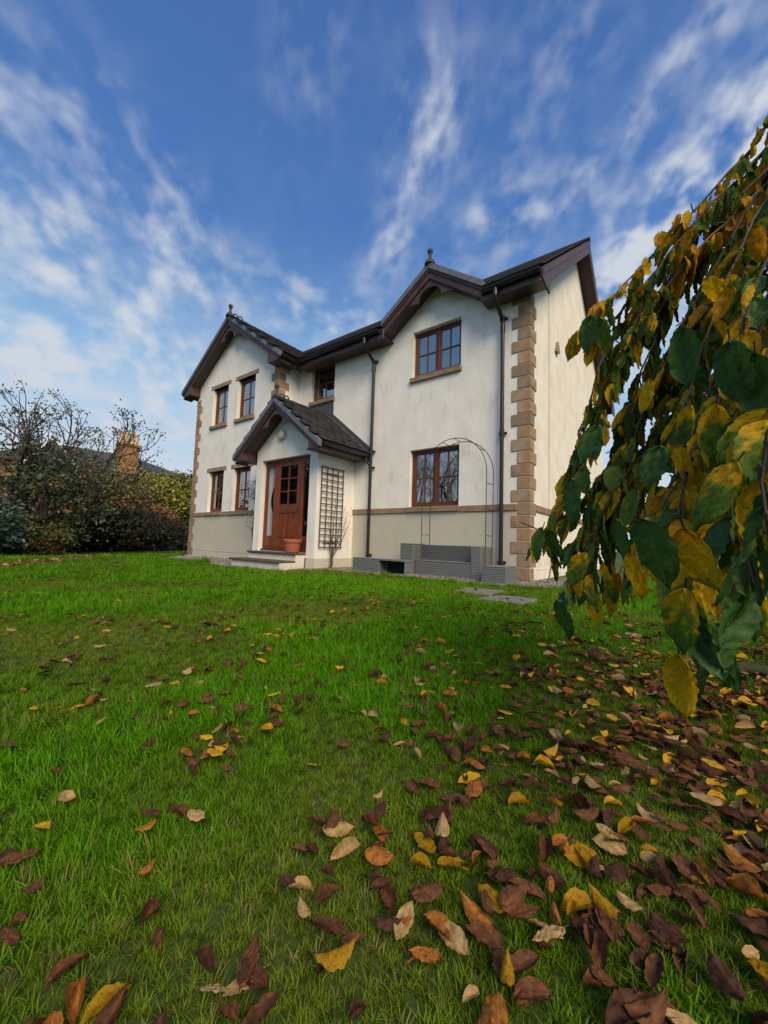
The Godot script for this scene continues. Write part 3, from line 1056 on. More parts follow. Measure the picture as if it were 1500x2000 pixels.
func make_house() -> void:
	rng.seed = 77
	var h := thing("house", "two-storey pale rendered house with stone quoins and a gabled porch", "house")
	var side := Transform3D(Basis(Vector3(0, 0, -1), Vector3.UP, Vector3(1, 0, 0)), Vector3.ZERO)
	var flat_front := [Vector2(-6.2, 1.265), Vector2(0, 1.265)]
	var low_win := [-2.49, -1.345, 1.33, 2.535]
	var up_win := [-2.49, -1.345, 4.1, 5.123]
	var mid_win := [-5.69, -4.83, 4.19, 5.15]
	var b := MB.new()
	wall(b, 1.265, [Vector2(-6.2, 5.2), Vector2(-2.98, 5.2), Vector2(-1.89, 5.99), Vector2(-0.8, 5.2), Vector2(0, 5.2)], [low_win, up_win, mid_win], 0, 0.17)
	part(h, "front_wall", b, M.render)
	b = MB.new()
	wall(b, -0.3, flat_front, [], 0.004, 0)
	part(h, "front_base_wall", b, M.buff)
	var wa := [-9.45, -8.61, 3.975, 5.135]
	var wb := [-8.11, -7.26, 3.975, 5.135]
	var wc := [-9.4, -8.585, 1.33, 2.54]
	var wd := [-8.07, -7.25, 1.33, 2.54]
	b = MB.new()
	wall(b, 1.265, [Vector2(-10.387, 5.3), Vector2(-8.295, 6.79), Vector2(-6.2, 5.3)], [wa, wb, wc, wd], 0.643, 0.17)
	part(h, "wing_wall", b, M.render)
	b = MB.new()
	wall(b, -0.4, [Vector2(-10.387, 1.265), Vector2(-6.2, 1.265)], [], 0.647, 0)
	b.box(Vector3(-10.37, 0.18, 0.64), Vector3(-6.22, 0.195, 0.655))
	part(h, "wing_base_wall", b, M.buff)
	# return of the wing, its far side and the back
	b = MB.new()
	b.xf = side.translated(Vector3(-6.2, 0, 0.643))
	wall(b, 1.265, [Vector2(0, 5.2), Vector2(0.643, 5.2)], [], 0, 0)
	part(h, "wing_return_wall", b, M.render)
	b = MB.new()
	b.quad(Vector3(-10.387, 1.265, -7.5), Vector3(-10.387, 1.265, 0.643), Vector3(-10.387, 5.3, 0.643), Vector3(-10.387, 5.3, -7.5))
	b.tri(Vector3(-10.387, 5.3, -7.5), Vector3(-10.387, 5.3, 0.1), Vector3(-10.387, 8.25, -3.75))
	part(h, "far_gable_wall", b, M.render)
	b = MB.new()
	b.quad(Vector3(0, 1.265, -7.5), Vector3(-10.387, 1.265, -7.5), Vector3(-10.387, 5.3, -7.5), Vector3(0, 5.3, -7.5))
	part(h, "rear_wall", b, M.render)
	b = MB.new()
	b.xf = side.translated(Vector3(-6.2, 0, 0.643))
	wall(b, -0.3, [Vector2(0, 1.265), Vector2(0.643, 1.265)], [], 0.004, 0)
	part(h, "wing_return_base", b, M.buff)
	b = MB.new()
	b.quad(Vector3(-10.391, -0.5, -7.5), Vector3(-10.391, -0.5, 0.647), Vector3(-10.391, 1.265, 0.647), Vector3(-10.391, 1.265, -7.5))
	part(h, "far_gable_base", b, M.buff)
	b = MB.new()
	b.quad(Vector3(0.004, -0.5, -7.504), Vector3(-10.391, -0.5, -7.504), Vector3(-10.391, 1.265, -7.504), Vector3(0.004, 1.265, -7.504))
	part(h, "rear_base_wall", b, M.buff)
	# right-hand gable
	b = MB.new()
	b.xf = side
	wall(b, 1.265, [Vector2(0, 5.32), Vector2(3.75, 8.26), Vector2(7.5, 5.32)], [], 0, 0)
	part(h, "gable_wall", b, M.sun_tinted_render)
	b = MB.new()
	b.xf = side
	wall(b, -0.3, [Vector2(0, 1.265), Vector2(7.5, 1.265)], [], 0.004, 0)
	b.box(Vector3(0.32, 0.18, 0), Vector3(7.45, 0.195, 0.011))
	part(h, "gable_base_wall", b, M.sun_tinted_render)
	b = MB.new()
	b.box(Vector3(0.0, 0.21, -1.186), Vector3(0.006, 1.2, -1.172))
	b.box(Vector3(0.0, 1.33, -1.186), Vector3(0.006, 5.9, -1.172))
	part(h, "movement_joint", b, M.string_stone)
	b = MB.new()
	b.xf = Transform3D(Basis(Vector3(0, 0, -1), Vector3.UP, Vector3(1, 0, 0)), Vector3(0.0, 4.79, -1.72))
	b.prism(PackedVector2Array([Vector2(-0.1, -0.09), Vector2(0.02, -0.12), Vector2(0.12, -0.06), Vector2(0.0, 0.15)]), 0.001, 0.06)
	part(h, "wall_vent", b, M.stone[3])
	b = MB.new()
	b.box(Vector3(0.0, 5.06, -2.66), Vector3(0.12, 5.1, -2.62))
	part(h, "wall_bracket", b, M.frame)

	string_course(h, -4.04, -0.21, 0.004, [[-2.52, -1.315]])
	string_course(h, -10.17, -6.23, 0.647, [[-9.45, -8.535], [-8.12, -7.2]])
	string_course(h, -7.4, -0.325, 0.004, [], false)

	quoins(h, Vector3(0, 0, 0), -1, -1, 23)
	quoins(h, Vector3(-10.387, 0, 0.643), 1, -1, 22, 0.02)
	quoins(h, Vector3(-6.2, 0, 0.643), -1, -1, 8, 3.375)

	window(h, low_win[0], low_win[1], low_win[2], low_win[3], 0, 2, false, 0.03, "ground-floor window mirroring bare trees, behind the garden arch")
	window(h, up_win[0], up_win[1], up_win[2], up_win[3], 0, 2, false, 0.03, "upper window mirroring blue sky under the small gable")
	window(h, mid_win[0], mid_win[1], mid_win[2], mid_win[3], 0, 1, false, 0.03, "small landing window above the porch roof")
	window(h, wa[0], wa[1], wa[2], wa[3], 0.643, 1, true, 0.05)
	window(h, wb[0], wb[1], wb[2], wb[3], 0.643, 1, true, 0.05)
	window(h, wc[0], wc[1], wc[2], wc[3], 0.643, 1, true, 0.04)
	window(h, wd[0], wd[1], wd[2], wd[3], 0.643, 1, true, 0.04)

	# main roof
	var roof := Node3D.new()
	roof.name = "main_roof"
	h.add_child(roof)
	b = MB.new()
	b.xf = side
	for r in [[-10.72, -3.05, -0.40], [-0.75, 0.30, -0.40]]:
		b.prism(PackedVector2Array([Vector2(r[2], 5.22), Vector2(3.75, 8.457), Vector2(3.75, 8.34), Vector2(r[2], 5.10)]), r[0], r[1])
	b.prism(PackedVector2Array([Vector2(0.05, 5.571), Vector2(3.75, 8.457), Vector2(3.75, 8.34), Vector2(0.05, 5.45)]), -3.049, -0.751)
	b.prism(PackedVector2Array([Vector2(3.751, 8.457), Vector2(7.92, 5.22), Vector2(7.92, 5.1), Vector2(3.751, 8.34)]), -10.72, 0.30)
	part(roof, "roof_deck", b, M.tile[2])
	var up := Vector3(0, 0.78, -1).normalized()
	var nn := Vector3(0, 1, 0.78).normalized()
	for r in 18:
		var along := r * 0.292
		var p := Vector3(0, 5.235, 0.44) + up * along
		var runs := [[-10.74, 0.335]]
		if r < 5:
			runs = [[-6.6 + 0.4 * r, -3.06 + r * 0.24], [-0.73 - r * 0.24, 0.335]]
		for q in runs:
			b = MB.new()
			b.xf = Transform3D(Basis(Vector3.RIGHT, up, nn) * Basis(Vector3.RIGHT, -0.06), p + nn * 0.012)
			b.cbox(Vector3(q[0], 0, 0), Vector3(q[1], 0.34, 0.025), 0.006)
			part(roof, "tile_course", b, M.tile[r % 4])
	b = MB.new()
	b.tube([Vector3(-10.74, 8.45, -3.75), Vector3(0.335, 8.45, -3.75)], [0.075], 10)
	part(roof, "ridge", b, M.tile[1])
	# bargeboard of the right-hand gable
	b = MB.new()
	b.xf = side
	b.prism(PackedVector2Array([Vector2(-0.43, 5.20), Vector2(3.75, 8.44), Vector2(3.75, 8.09), Vector2(0.06, 5.21), Vector2(0.05, 4.99), Vector2(-0.40, 5.06)]), 0.29, 0.32)
	b.prism(PackedVector2Array([Vector2(-0.40, 5.19), Vector2(3.75, 8.41), Vector2(3.75, 8.31), Vector2(-0.40, 5.09)]), 0.3205, 0.338)
	part(h, "gable_bargeboard", b, M.barge)
	b = MB.new()
	b.xf = side
	b.prism(PackedVector2Array([Vector2(3.751, 8.44), Vector2(7.93, 5.20), Vector2(7.9, 4.99), Vector2(7.45, 4.99), Vector2(7.44, 5.21), Vector2(3.751, 8.09)]), 0.29, 0.32)
	part(h, "gable_bargeboard", b, M.barge)
	b = MB.new()
	b.xf = side
	b.prism(PackedVector2Array([Vector2(0.0, 5.23), Vector2(3.75, 8.155), Vector2(7.5, 5.23), Vector2(7.5, 5.25), Vector2(3.75, 8.175), Vector2(0.0, 5.25)]), 0.001, 0.289)
	part(h, "gable_soffit", b, M.barge)
	# eaves: soffit, fascia and gutters
	for r in [[-5.83, -3.0], [-0.78, 0.288]]:
		b = MB.new()
		b.box(Vector3(r[0], 5.04, 0.001 if r[0] < -1 else 0.022), Vector3(r[1], 5.055, 0.365))
		part(h, "eaves_soffit", b, M.fascia)
		b = MB.new()
		b.cbox(Vector3(r[0], 5.0, 0.366), Vector3(r[1], 5.21, 0.39), 0.005)
		part(h, "fascia", b, M.fascia)
	gutter_run(h, Vector3(-5.74, 5.175, 0.455), Vector3(-3.08, 5.175, 0.455))
	gutter_run(h, Vector3(-0.72, 5.175, 0.455), Vector3(0.30, 5.175, 0.455))
	downpipe(h, -3.49, 5.14, 0.455, [4.72, 2.62, 2.25, 0.3])
	downpipe(h, -0.47, 5.14, 0.455, [4.75, 2.6, 0.3])

	# small gable over the right-hand window
	gable_trim(h, -1.89, 6.25, 0.73, 1.17, 0.325, 0.37, 0, 5.0, 1.1, 0.57, 0.27, false)
	gable_roof(h, "gablet_roof", -1.89, 6.25, 0.73, 1.17, -0.98, 0.33, false, 0.3)
	finial(h, Vector3(-1.89, 6.25, 0.36), 0.85)
	# gable of the wing
	gable_trim(h, -8.295, 7.03, 0.71, 2.5, 0.29, 0.96, 0.643, 5.07, 1.98, 0.58, 0.25)
	gable_roof(h, "wing_roof", -8.295, 7.03, 0.71, 2.5, -2.3, 0.92, true, 0.29)
	finial(h, Vector3(-8.295, 7.03, 0.93), 0.95)
	b = MB.new()
	b.cbox(Vector3(-5.86, 5.07, 0.40), Vector3(-5.84, 5.24, 0.925), 0.004)
	part(h, "fascia", b, M.fascia)
	gutter_run(h, Vector3(-5.775, 5.19, 0.95), Vector3(-5.775, 5.19, 0.50))

	# porch
	b = MB.new()
	var doorway := [-5.98, -4.28, 0.305, 2.445]
	wall(b, 0.2, [Vector2(-6.2, 2.68), Vector2(-5.12, 3.53), Vector2(-4.04, 2.68)], [doorway], 1.17, 0.12)
	b.xf = side.translated(Vector3(-4.04, 0, 1.17))
	wall(b, 0.2, [Vector2(0, 2.7), Vector2(1.17, 2.7)], [], 0, 0)
	b.xf = Transform3D.IDENTITY
	b.quad(Vector3(-6.2, 0.2, 0.643), Vector3(-6.2, 0.2, 1.17), Vector3(-6.2, 2.7, 1.17), Vector3(-6.2, 2.7, 0.643))
	part(h, "porch_wall", b, M.render)
	b = MB.new()
	b.box(Vector3(-6.195, -0.3, 0.65), Vector3(-5.99, 0.199, 1.175))
	b.box(Vector3(-4.275, -0.3, 0.01), Vector3(-4.036, 0.199, 1.175))
	part(h, "porch_plinth", b, M.buff)
	b = MB.new()
	b.box(Vector3(-6.18, 0.1, 0.02), Vector3(-4.06, 0.3, 1.04))
	part(h, "porch_floor", b, M.tread)
	gable_trim(h, -5.1, 3.76, 0.79, 1.5, 0.245, 1.55, 1.17, 2.43, 1.16, 0.52, 0.27)
	var proof := gable_roof(h, "porch_roof", -5.1, 3.76, 0.79, 1.5, 0.015, 1.5, true, 0.19)
	finial(h, Vector3(-5.1, 3.76, 1.52), 0.8)
	b = MB.new()
	b.box(Vector3(-4.039, 2.43, 0.01), Vector3(-3.66, 2.445, 1.515))
	b.cbox(Vector3(-3.659, 2.40, 0.01), Vector3(-3.635, 2.56, 1.515), 0.004)
	part(h, "porch_fascia", b, M.fascia)
	gutter_run(h, Vector3(-3.57, 2.535, 1.5), Vector3(-3.57, 2.535, 0.03))
	b = MB.new()
	b.tube([Vector3(-3.57, 2.49, 0.16), Vector3(-3.57, 2.4, 0.16), Vector3(-3.53, 2.34, 0.12), Vector3(-3.5, 2.28, 0.09)], [0.03], 10)
	part(h, "porch_downpipe", b, M.gutter)
	# lead: panel under the landing window, soakers down the slope
	b = MB.new()
	b.box(Vector3(-5.69, 3.3, 0.001), Vector3(-4.83, 4.08, 0.012))
	part(proof, "lead_apron", b, M.lead)
	for k in 9:
		b = MB.new()
		var s0 := 0.2 + k * 0.15
		var s1 := s0 + 0.17
		b.xf = Transform3D(Basis.IDENTITY, Vector3(-5.1, 3.815 + 0.002 * (8 - k), 0))
		b.prism(PackedVector2Array([Vector2(s0, -0.79 * s0), Vector2(s1, -0.79 * s1), Vector2(s1, -0.79 * s1 + 0.012), Vector2(s0, -0.79 * s0 + 0.012)]), 0.013, 0.15)
		b.prism(PackedVector2Array([Vector2(s0, -0.79 * s0 + 0.0121), Vector2(s1, -0.79 * s1 + 0.0121), Vector2(s1, -0.79 * s1 + 0.12), Vector2(s0, -0.79 * s0 + 0.12)]), 0.001 + 0.001 * (k % 2), 0.008 + 0.001 * (k % 2))
		part(proof, "lead_flashing", b, M.lead)

	make_door(h)


func gable_roof(h: Node, called: String, cx: float, ya: float, m: float, hw: float, z0: float, z1: float, tiled: bool, gauge: float) -> Node3D:
	var r := Node3D.new()
	r.name = called
	h.add_child(r, true)
	var foot := ya - m * hw
	for s in [-1.0, 1.0]:
		var b := MB.new()
		b.xf = Transform3D(Basis.IDENTITY, Vector3(cx, 0, 0))
		b.prism(PackedVector2Array([Vector2(0, ya - 0.02), Vector2(s * hw, foot - 0.02), Vector2(s * hw, foot - 0.1), Vector2(0, ya - 0.1)]), z0, z1)
		part(r, "roof_deck", b, M.tile[2])
	var slope := Vector2(1, m).normalized()
	var length := hw / slope.x
	if tiled:
		tiles(r, Vector3(cx + hw + 0.03, foot - 0.02, z1 - 0.005), Vector3(0, 0, -1), Vector3(-slope.x, slope.y, 0), z1 - z0, length, 0.24 if gauge < 0.25 else 0.3, gauge)
		if gauge < 0.25:
			tiles(r, Vector3(cx - hw - 0.03, foot - 0.02, z0 + 0.005), Vector3(0, 0, 1), Vector3(slope.x, slope.y, 0), z1 - z0, length, 0.24, gauge)
	var z := z1 - 0.06
	while z > z0 + 0.1:
		var b := MB.new()
		var e := maxf(z - 0.32, z0)
		b.tube([Vector3(cx, ya - 0.035, z), Vector3(cx, ya - 0.04, e)], [0.075], 10)
		part(r, "ridge_tile", b, M.tile[rng.randi() % 4])
		z = e - 0.004
	return r


func make_door(h: Node) -> void:
	var d := Node3D.new()
	d.name = "front_door"
	h.add_child(d)
	d.set_meta("label", "red-brown timber front door with glazed top and narrow sidelights")
	var z := 1.05
	var y0 := 0.42
	var y1 := 2.44
	var b := MB.new()
	b.cbox(Vector3(-5.979, 0.34, z - 0.08), Vector3(-5.945, y1, z), 0.006)
	b.cbox(Vector3(-4.33, 0.34, z - 0.08), Vector3(-4.281, y1, z), 0.006)
	b.cbox(Vector3(-5.945, y1 - 0.07, z - 0.08), Vector3(-4.33, y1, z - 0.001), 0.006)
	b.cbox(Vector3(-5.645, y0, z - 0.08), Vector3(-5.55, y1 - 0.07, z - 0.002), 0.006)
	b.cbox(Vector3(-4.735, y0, z - 0.08), Vector3(-4.64, y1 - 0.07, z - 0.002), 0.006)
	part(d, "frame", b, M.door)
	b = MB.new()
	b.cbox(Vector3(-5.979, 0.306, z - 0.1), Vector3(-4.281, 0.345, z + 0.06), 0.006)
	b.cbox(Vector3(-5.93, 0.346, z - 0.09), Vector3(-4.33, y0 - 0.001, z + 0.02), 0.006)
	part(d, "threshold", b, M.frame)
	for s in [[-5.945, -5.645], [-4.64, -4.33]]:
		var sl := MB.new()
		sl.cbox(Vector3(s[0], y0, z - 0.06), Vector3(s[0] + 0.018, y1 - 0.07, z - 0.012), 0.004)
		sl.cbox(Vector3(s[1] - 0.018, y0, z - 0.06), Vector3(s[1], y1 - 0.07, z - 0.012), 0.004)
		sl.cbox(Vector3(s[0] + 0.018, y0, z - 0.06), Vector3(s[1] - 0.018, 0.66, z - 0.013), 0.004)
		sl.cbox(Vector3(s[0] + 0.018, y1 - 0.13, z - 0.06), Vector3(s[1] - 0.018, y1 - 0.07, z - 0.013), 0.004)
		var so := part(d, "sidelight", sl, M.door)
		var g := MB.new()
		g.box(Vector3(s[0] + 0.018, 0.66, z - 0.042), Vector3(s[1] - 0.018, y1 - 0.13, z - 0.034))
		part(so, "pane", g, M.clear)
	# the leaf
	b = MB.new()
	var l := -5.548
	var r := -4.737
	b.cbox(Vector3(l, y0, z - 0.06), Vector3(l + 0.095, y1 - 0.072, z - 0.015), 0.004)
	b.cbox(Vector3(r - 0.095, y0, z - 0.06), Vector3(r, y1 - 0.072, z - 0.015), 0.004)
	b.cbox(Vector3(l + 0.095, y1 - 0.16, z - 0.06), Vector3(r - 0.095, y1 - 0.072, z - 0.016), 0.004)
	b.cbox(Vector3(l + 0.095, 1.19, z - 0.06), Vector3(r - 0.095, 1.39, z - 0.016), 0.004)
	b.cbox(Vector3(l + 0.095, y0, z - 0.06), Vector3(r - 0.095, 0.62, z - 0.016), 0.004)
	var wx := (r - l - 0.19)
	for k in [1, 2]:
		var x: float = l + 0.095 + wx * k / 3.0
		b.cbox(Vector3(x - 0.03, 0.62, z - 0.06), Vector3(x + 0.03, 1.19, z - 0.017), 0.004)
	part(d, "leaf", b, M.door)
	for k in 3:
		b = MB.new()
		b.cbox(Vector3(l + 0.098 + wx * k / 3.0, 0.625, z - 0.055), Vector3(l + 0.092 + wx * (k + 1) / 3.0, 1.185, z - 0.032), 0.012)
		part(d, "panel", b, M.door)
	b = MB.new()
	var gx := l + 0.095 + wx / 2
	b.cbox(Vector3(gx - 0.014, 1.39, z - 0.05), Vector3(gx + 0.014, y1 - 0.16, z - 0.02), 0.004)
	for y in [1.69, 1.99]:
		b.cbox(Vector3(l + 0.095, y - 0.014, z - 0.05), Vector3(r - 0.095, y + 0.014, z - 0.022), 0.004)
	part(d, "glazing_bar", b, M.door)
	var ys := [1.39, 1.69, 1.99, y1 - 0.16]
	for k in 3:
		for c in 2:
			b = MB.new()
			var p0 := l + 0.095 if c == 0 else gx + 0.014
			var p1 := gx - 0.014 if c == 0 else r - 0.095
			var q0: float = ys[k] + (0.014 if k > 0 else 0.0)
			var q1: float = ys[k + 1] - (0.014 if k < 2 else 0.0)
			b.box(Vector3(p0, q0, z - 0.042), Vector3(p1, q1, z - 0.036))
			part(d, "pane", b, M.clear)
	b = MB.new()
	b.tube([Vector3(r - 0.05, 1.22, z - 0.014), Vector3(r - 0.05, 1.22, z + 0.03), Vector3(r - 0.14, 1.22, z + 0.03)], [0.009], 8)
	b.box(Vector3(r - 0.065, 1.13, z - 0.0149), Vector3(r - 0.035, 1.28, z - 0.008))
	part(d, "handle", b, M.steel)
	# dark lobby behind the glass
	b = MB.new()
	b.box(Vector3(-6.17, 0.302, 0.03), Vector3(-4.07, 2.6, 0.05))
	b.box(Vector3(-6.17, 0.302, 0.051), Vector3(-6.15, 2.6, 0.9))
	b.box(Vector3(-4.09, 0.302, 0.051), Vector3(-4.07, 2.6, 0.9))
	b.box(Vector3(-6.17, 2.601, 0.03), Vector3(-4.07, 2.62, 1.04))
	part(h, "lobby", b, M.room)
	# tied-back curtain in the left sidelight
	var c := thing("curtain", "pale blue curtain tied back behind the left sidelight glass", "curtain", Vector3(-5.83, 0.36, 0.95))
	b = MB.new()
	var rows := 24
	var cols := 16
	for k in rows + 1:
		var t := float(k) / rows
		var y := 0.02 + t * 2.0
		var tie := exp(-pow((y - 1.15) / 0.3, 2.0))
		var wide := lerpf(0.26, 0.11, tie)
		var shift := -0.07 * tie - 0.02
		for q in cols + 1:
			var u := float(q) / cols
			b.vert(Vector3(shift + (u - 0.5) * wide, y, 0.02 * sin(u * 26.0) * (1.0 - 0.5 * tie)), Vector3(-cos(u * 26.0) * 0.6, 0, 1).normalized())
	for k in rows:
		for q in cols:
			var a := k * (cols + 1) + q
			b.i.append_array([a, a + cols + 2, a + 1, a, a + cols + 1, a + cols + 2])
	part(c, "cloth", b, M.curtain)


# ---------------------------------------------------------------- things round the house

func make_steps() -> void:
	var t := thing("front_steps", "two white-sided porch steps with dark mossy treads", "steps", Vector3(0, 0, 0))
	var b := MB.new()
	b.cbox(Vector3(-5.98, -0.1, 1.178), Vector3(-4.3, 0.262, 1.42), 0.006)
	part(t, "upper_block", b, M.step_white)
	b = MB.new()
	b.cbox(Vector3(-6.0, -0.1, 1.421), Vector3(-4.29, 0.1, 1.82), 0.006)
	part(t, "lower_block", b, M.step_white)
	b = MB.new()
	b.cbox(Vector3(-5.985, 0.263, 1.06), Vector3(-4.285, 0.303, 1.465), 0.01)
	part(t, "upper_tread", b, M.tread)
	b = MB.new()
	b.cbox(Vector3(-6.06, 0.101, 1.4215), Vector3(-4.30, 0.141, 1.87), 0.01)
	part(t, "lower_tread", b, M.tread)

	var p := thing("flower_pot", "terracotta flower pot standing on the porch step", "pot", Vector3(-4.62, 0.303, 1.26))
	b = MB.new()
	b.lathe([Vector2(0.0, 0.001), Vector2(0.135, 0.0), Vector2(0.15, 0.02), Vector2(0.18, 0.2), Vector2(0.182, 0.21), Vector2(0.2, 0.215), Vector2(0.204, 0.28), Vector2(0.195, 0.287), Vector2(0.18, 0.28), Vector2(0.172, 0.24), Vector2(0.0, 0.235)], 28)
	part(p, "pot", b, M.terracotta)
	b = MB.new()
	b.coloured = true
	rng.seed = 9
	for k in 26:
		var a := rng.randf() * TAU
		var base := Vector3(cos(a), 0, sin(a)) * rng.randf() * 0.1 + Vector3(0, 0.238, 0)
		b.col = Color(0.06, 0.06, 0.03) * rng.randf_range(0.6, 1.6)
		leaf_card(b, base, Vector3(rng.randf_range(-0.7, 0.7), 0.8, rng.randf_range(-0.7, 0.7)).normalized(), rng.randf_range(0.05, 0.09), 0.02)
	part(p, "withered_plant", b, M.foliage)

	var lamp := thing("wall_lamp", "round cream bulkhead lamp, unlit, on the porch gable", "lamp", Vector3(-5.24, 2.98, 1.17))
	b = MB.new()
	b.xf = Transform3D(Basis(Vector3.RIGHT, PI / 2), Vector3.ZERO)
	b.lathe([Vector2(0.0, 0.001), Vector2(0.125, 0.002), Vector2(0.125, 0.03), Vector2(0.118, 0.034)], 24)
	part(lamp, "base", b, M.white)
	b = MB.new()
	b.xf = Transform3D(Basis(Vector3.RIGHT, PI / 2), Vector3.ZERO)
	b.lathe([Vector2(0.112, 0.031), Vector2(0.112, 0.06), Vector2(0.1, 0.085), Vector2(0.07, 0.1), Vector2(0.0, 0.106)], 24)
	part(lamp, "glass", b, M.lamp)

	# trellis on the porch side
	var tr := thing("trellis", "dark brown square lattice trellis fixed to the porch side wall", "trellis", Vector3(-4.04, 0.42, 0.73))
	for k in 5:
		b = MB.new()
		var z := 0.33 - 0.165 * k
		b.cbox(Vector3(0.024, 0, z - 0.013), Vector3(0.036, 1.76, z + 0.013), 0.003)
		part(tr, "upright", b, M.trellis)
	for k in 14:
		b = MB.new()
		var y := 0.02 + k * 0.132
		b.cbox(Vector3(0.0365, y - 0.012, -0.345), Vector3(0.048, y + 0.012, 0.345), 0.003)
		part(tr, "slat", b, M.trellis)
	for y in [0.1, 1.6]:
		b = MB.new()
		b.box(Vector3(0.001, y, -0.2), Vector3(0.0235, y + 0.03, 0.2))
		part(tr, "batten", b, M.trellis)

	var cl := thing("climbing_rose", "bare stems of a climbing rose on the porch trellis", "shrub", Vector3(-3.93, ground_y(-3.93, 0.85), 0.8))
	b = MB.new()
	rng.seed = 31
	b.tube([Vector3(0.05, -0.03, 0.05), Vector3(0.04, 0.1, -0.02), Vector3(-0.02, 0.22, -0.06), Vector3(-0.02, 0.35, -0.1)], [0.03, 0.026, 0.022, 0.018], 8)
	for s in [[-0.28, 1.25], [-0.05, 1.5], [0.14, 1.05], [-0.4, 1.1], [0.02, 0.8], [-0.52, 0.95]]:
		var pts := [Vector3(-0.02, 0.2, -0.06)]
		for k in range(1, 7):
			var f := k / 6.0
			pts.append(Vector3(-0.035 + 0.06 * f * rng.randf(), 0.2 + (s[1] - 0.2) * f, -0.06 + s[0] * pow(f, 0.8) + rng.randf_range(-0.03, 0.03)))
		b.tube(pts, [0.011, 0.009, 0.008, 0.007, 0.006, 0.004, 0.003], 6)
		for k in range(2, 7):
			var tip: Vector3 = pts[k] + Vector3(rng.randf_range(0.0, 0.08), rng.randf_range(0.04, 0.16), rng.randf_range(-0.16, 0.12))
			b.tube([pts[k], tip], [0.004, 0.0018], 5)
	part(cl, "stems", b, M.twig)
	b = MB.new()
	b.coloured = true
	for k in 34:
		var f := rng.randf()
		b.col = Color(0.09, 0.06, 0.03) * rng.randf_range(0.5, 1.6)
		leaf_card(b, Vector3(rng.randf_range(-0.03, 0.06), rng.randf_range(0.5, 1.4), rng.randf_range(-0.62, 0.1)), Vector3(rng.randf_range(-1, 1), rng.randf_range(-1, 0.5), rng.randf_range(-1, 1)).normalized(), 0.035, 0.022)
	part(cl, "withered_leaves", b, M.foliage)

	var c2 := thing("climbing_shrub", "dark bare climber growing up beside the porch under the wing", "shrub", Vector3(-6.55, ground_y(-6.55, 0.95), 1.0))
	b = MB.new()
	b.tube([Vector3(0.06, -0.02, 0), Vector3(0.1, 0.4, -0.03), Vector3(0.07, 0.8, 0.0), Vector3(0.12, 1.2, -0.03), Vector3(0.08, 1.6, 0.0), Vector3(0.13, 1.95, -0.02)], [0.028, 0.024, 0.024, 0.02, 0.016, 0.01], 8)
	for k in 16:
		var y := rng.randf_range(0.5, 1.95)
		var d := Vector3(rng.randf_range(-0.34, 0.06), rng.randf_range(0.0, 0.22), rng.randf_range(-0.12, 0.2))
		b.tube([Vector3(0.09, y, 0), Vector3(0.09, y, 0) + d * 0.5 + Vector3(0, 0.03, 0), Vector3(0.09, y, 0) + d], [0.009, 0.006, 0.003], 5)
	part(c2, "stems", b, M.twig)
	b = MB.new()
	b.coloured = true
	for k in 120:
		var y := rng.randf_range(0.95, 2.05)
		if rng.randf() < 0.5:
			y = rng.randf_range(1.55, 2.05)
		b.col = Color(0.035, 0.04, 0.02) * rng.randf_range(0.5, 1.8)
		leaf_card(b, Vector3(0.02 + rng.randf_range(-0.26, 0.14), y, rng.randf_range(-0.1, 0.2)), Vector3(rng.randf_range(-1, 1), rng.randf_range(-1, 0.6), rng.randf_range(-1, 1)).normalized(), 0.05, 0.03)
	part(c2, "leaves", b, M.foliage)


func leaf_card(b: MB, base: Vector3, dir: Vector3, length: float, width: float) -> void:
	var side := dir.cross(Vector3(rng.randf_range(-1, 1), rng.randf_range(-1, 1), rng.randf_range(-1, 1))).normalized()
	var nn := side.cross(dir).normalized()
	var k := b.vert(base, (nn - side * 0.3).normalized())
	b.vert(base + dir * length * 0.5 + side * width * 0.5 + nn * length * 0.08, (nn - side * 0.45).normalized())
	b.vert(base + dir * length - nn * length * 0.1, nn)
	b.vert(base + dir * length * 0.5 - side * width * 0.5 + nn * length * 0.08, (nn + side * 0.45).normalized())
	b.i.append_array([k, k + 2, k + 1, k, k + 3, k + 2])


# woven faces: flat strands in horizontal courses on a dark core
func woven_box(t: Node, called: String, a: Vector3, e: Vector3, m: int) -> void:
	var b := MB.new()
	b.cbox(a + Vector3(0.008, 0, 0.008), e - Vector3(0.008, 0.004, 0.008), 0.006)
	var core := part(t, called, b, M.rattan[1])
	b = MB.new()
	var y := a.y + 0.004
	var row := 0
	while y < e.y - 0.03:
		var h := 0.027
		var wob := 0.002 * (row % 2)
		var z0 := a.z + wob
		var z1 := e.z - wob
		var x0 := a.x + wob
		var x1 := e.x - wob
		b.cbox(Vector3(x0 + 0.004, y, z0), Vector3(x1 - 0.004, y + h, z0 + 0.01), 0.003)
		b.cbox(Vector3(x0 + 0.004, y, z1 - 0.01), Vector3(x1 - 0.004, y + h, z1), 0.003)
		b.cbox(Vector3(x0, y, z0 + 0.004), Vector3(x0 + 0.01, y + h, z1 - 0.004), 0.003)
		b.cbox(Vector3(x1 - 0.01, y, z0 + 0.004), Vector3(x1, y + h, z1 - 0.004), 0.003)
		y += 0.0345
		row += 1
	part(core, "weave", b, M.rattan[m])
	b = MB.new()
	b.cbox(Vector3(a.x, e.y - 0.014, a.z), Vector3(e.x, e.y, e.z), 0.006)
	part(core, "top_band", b, M.rattan[2])


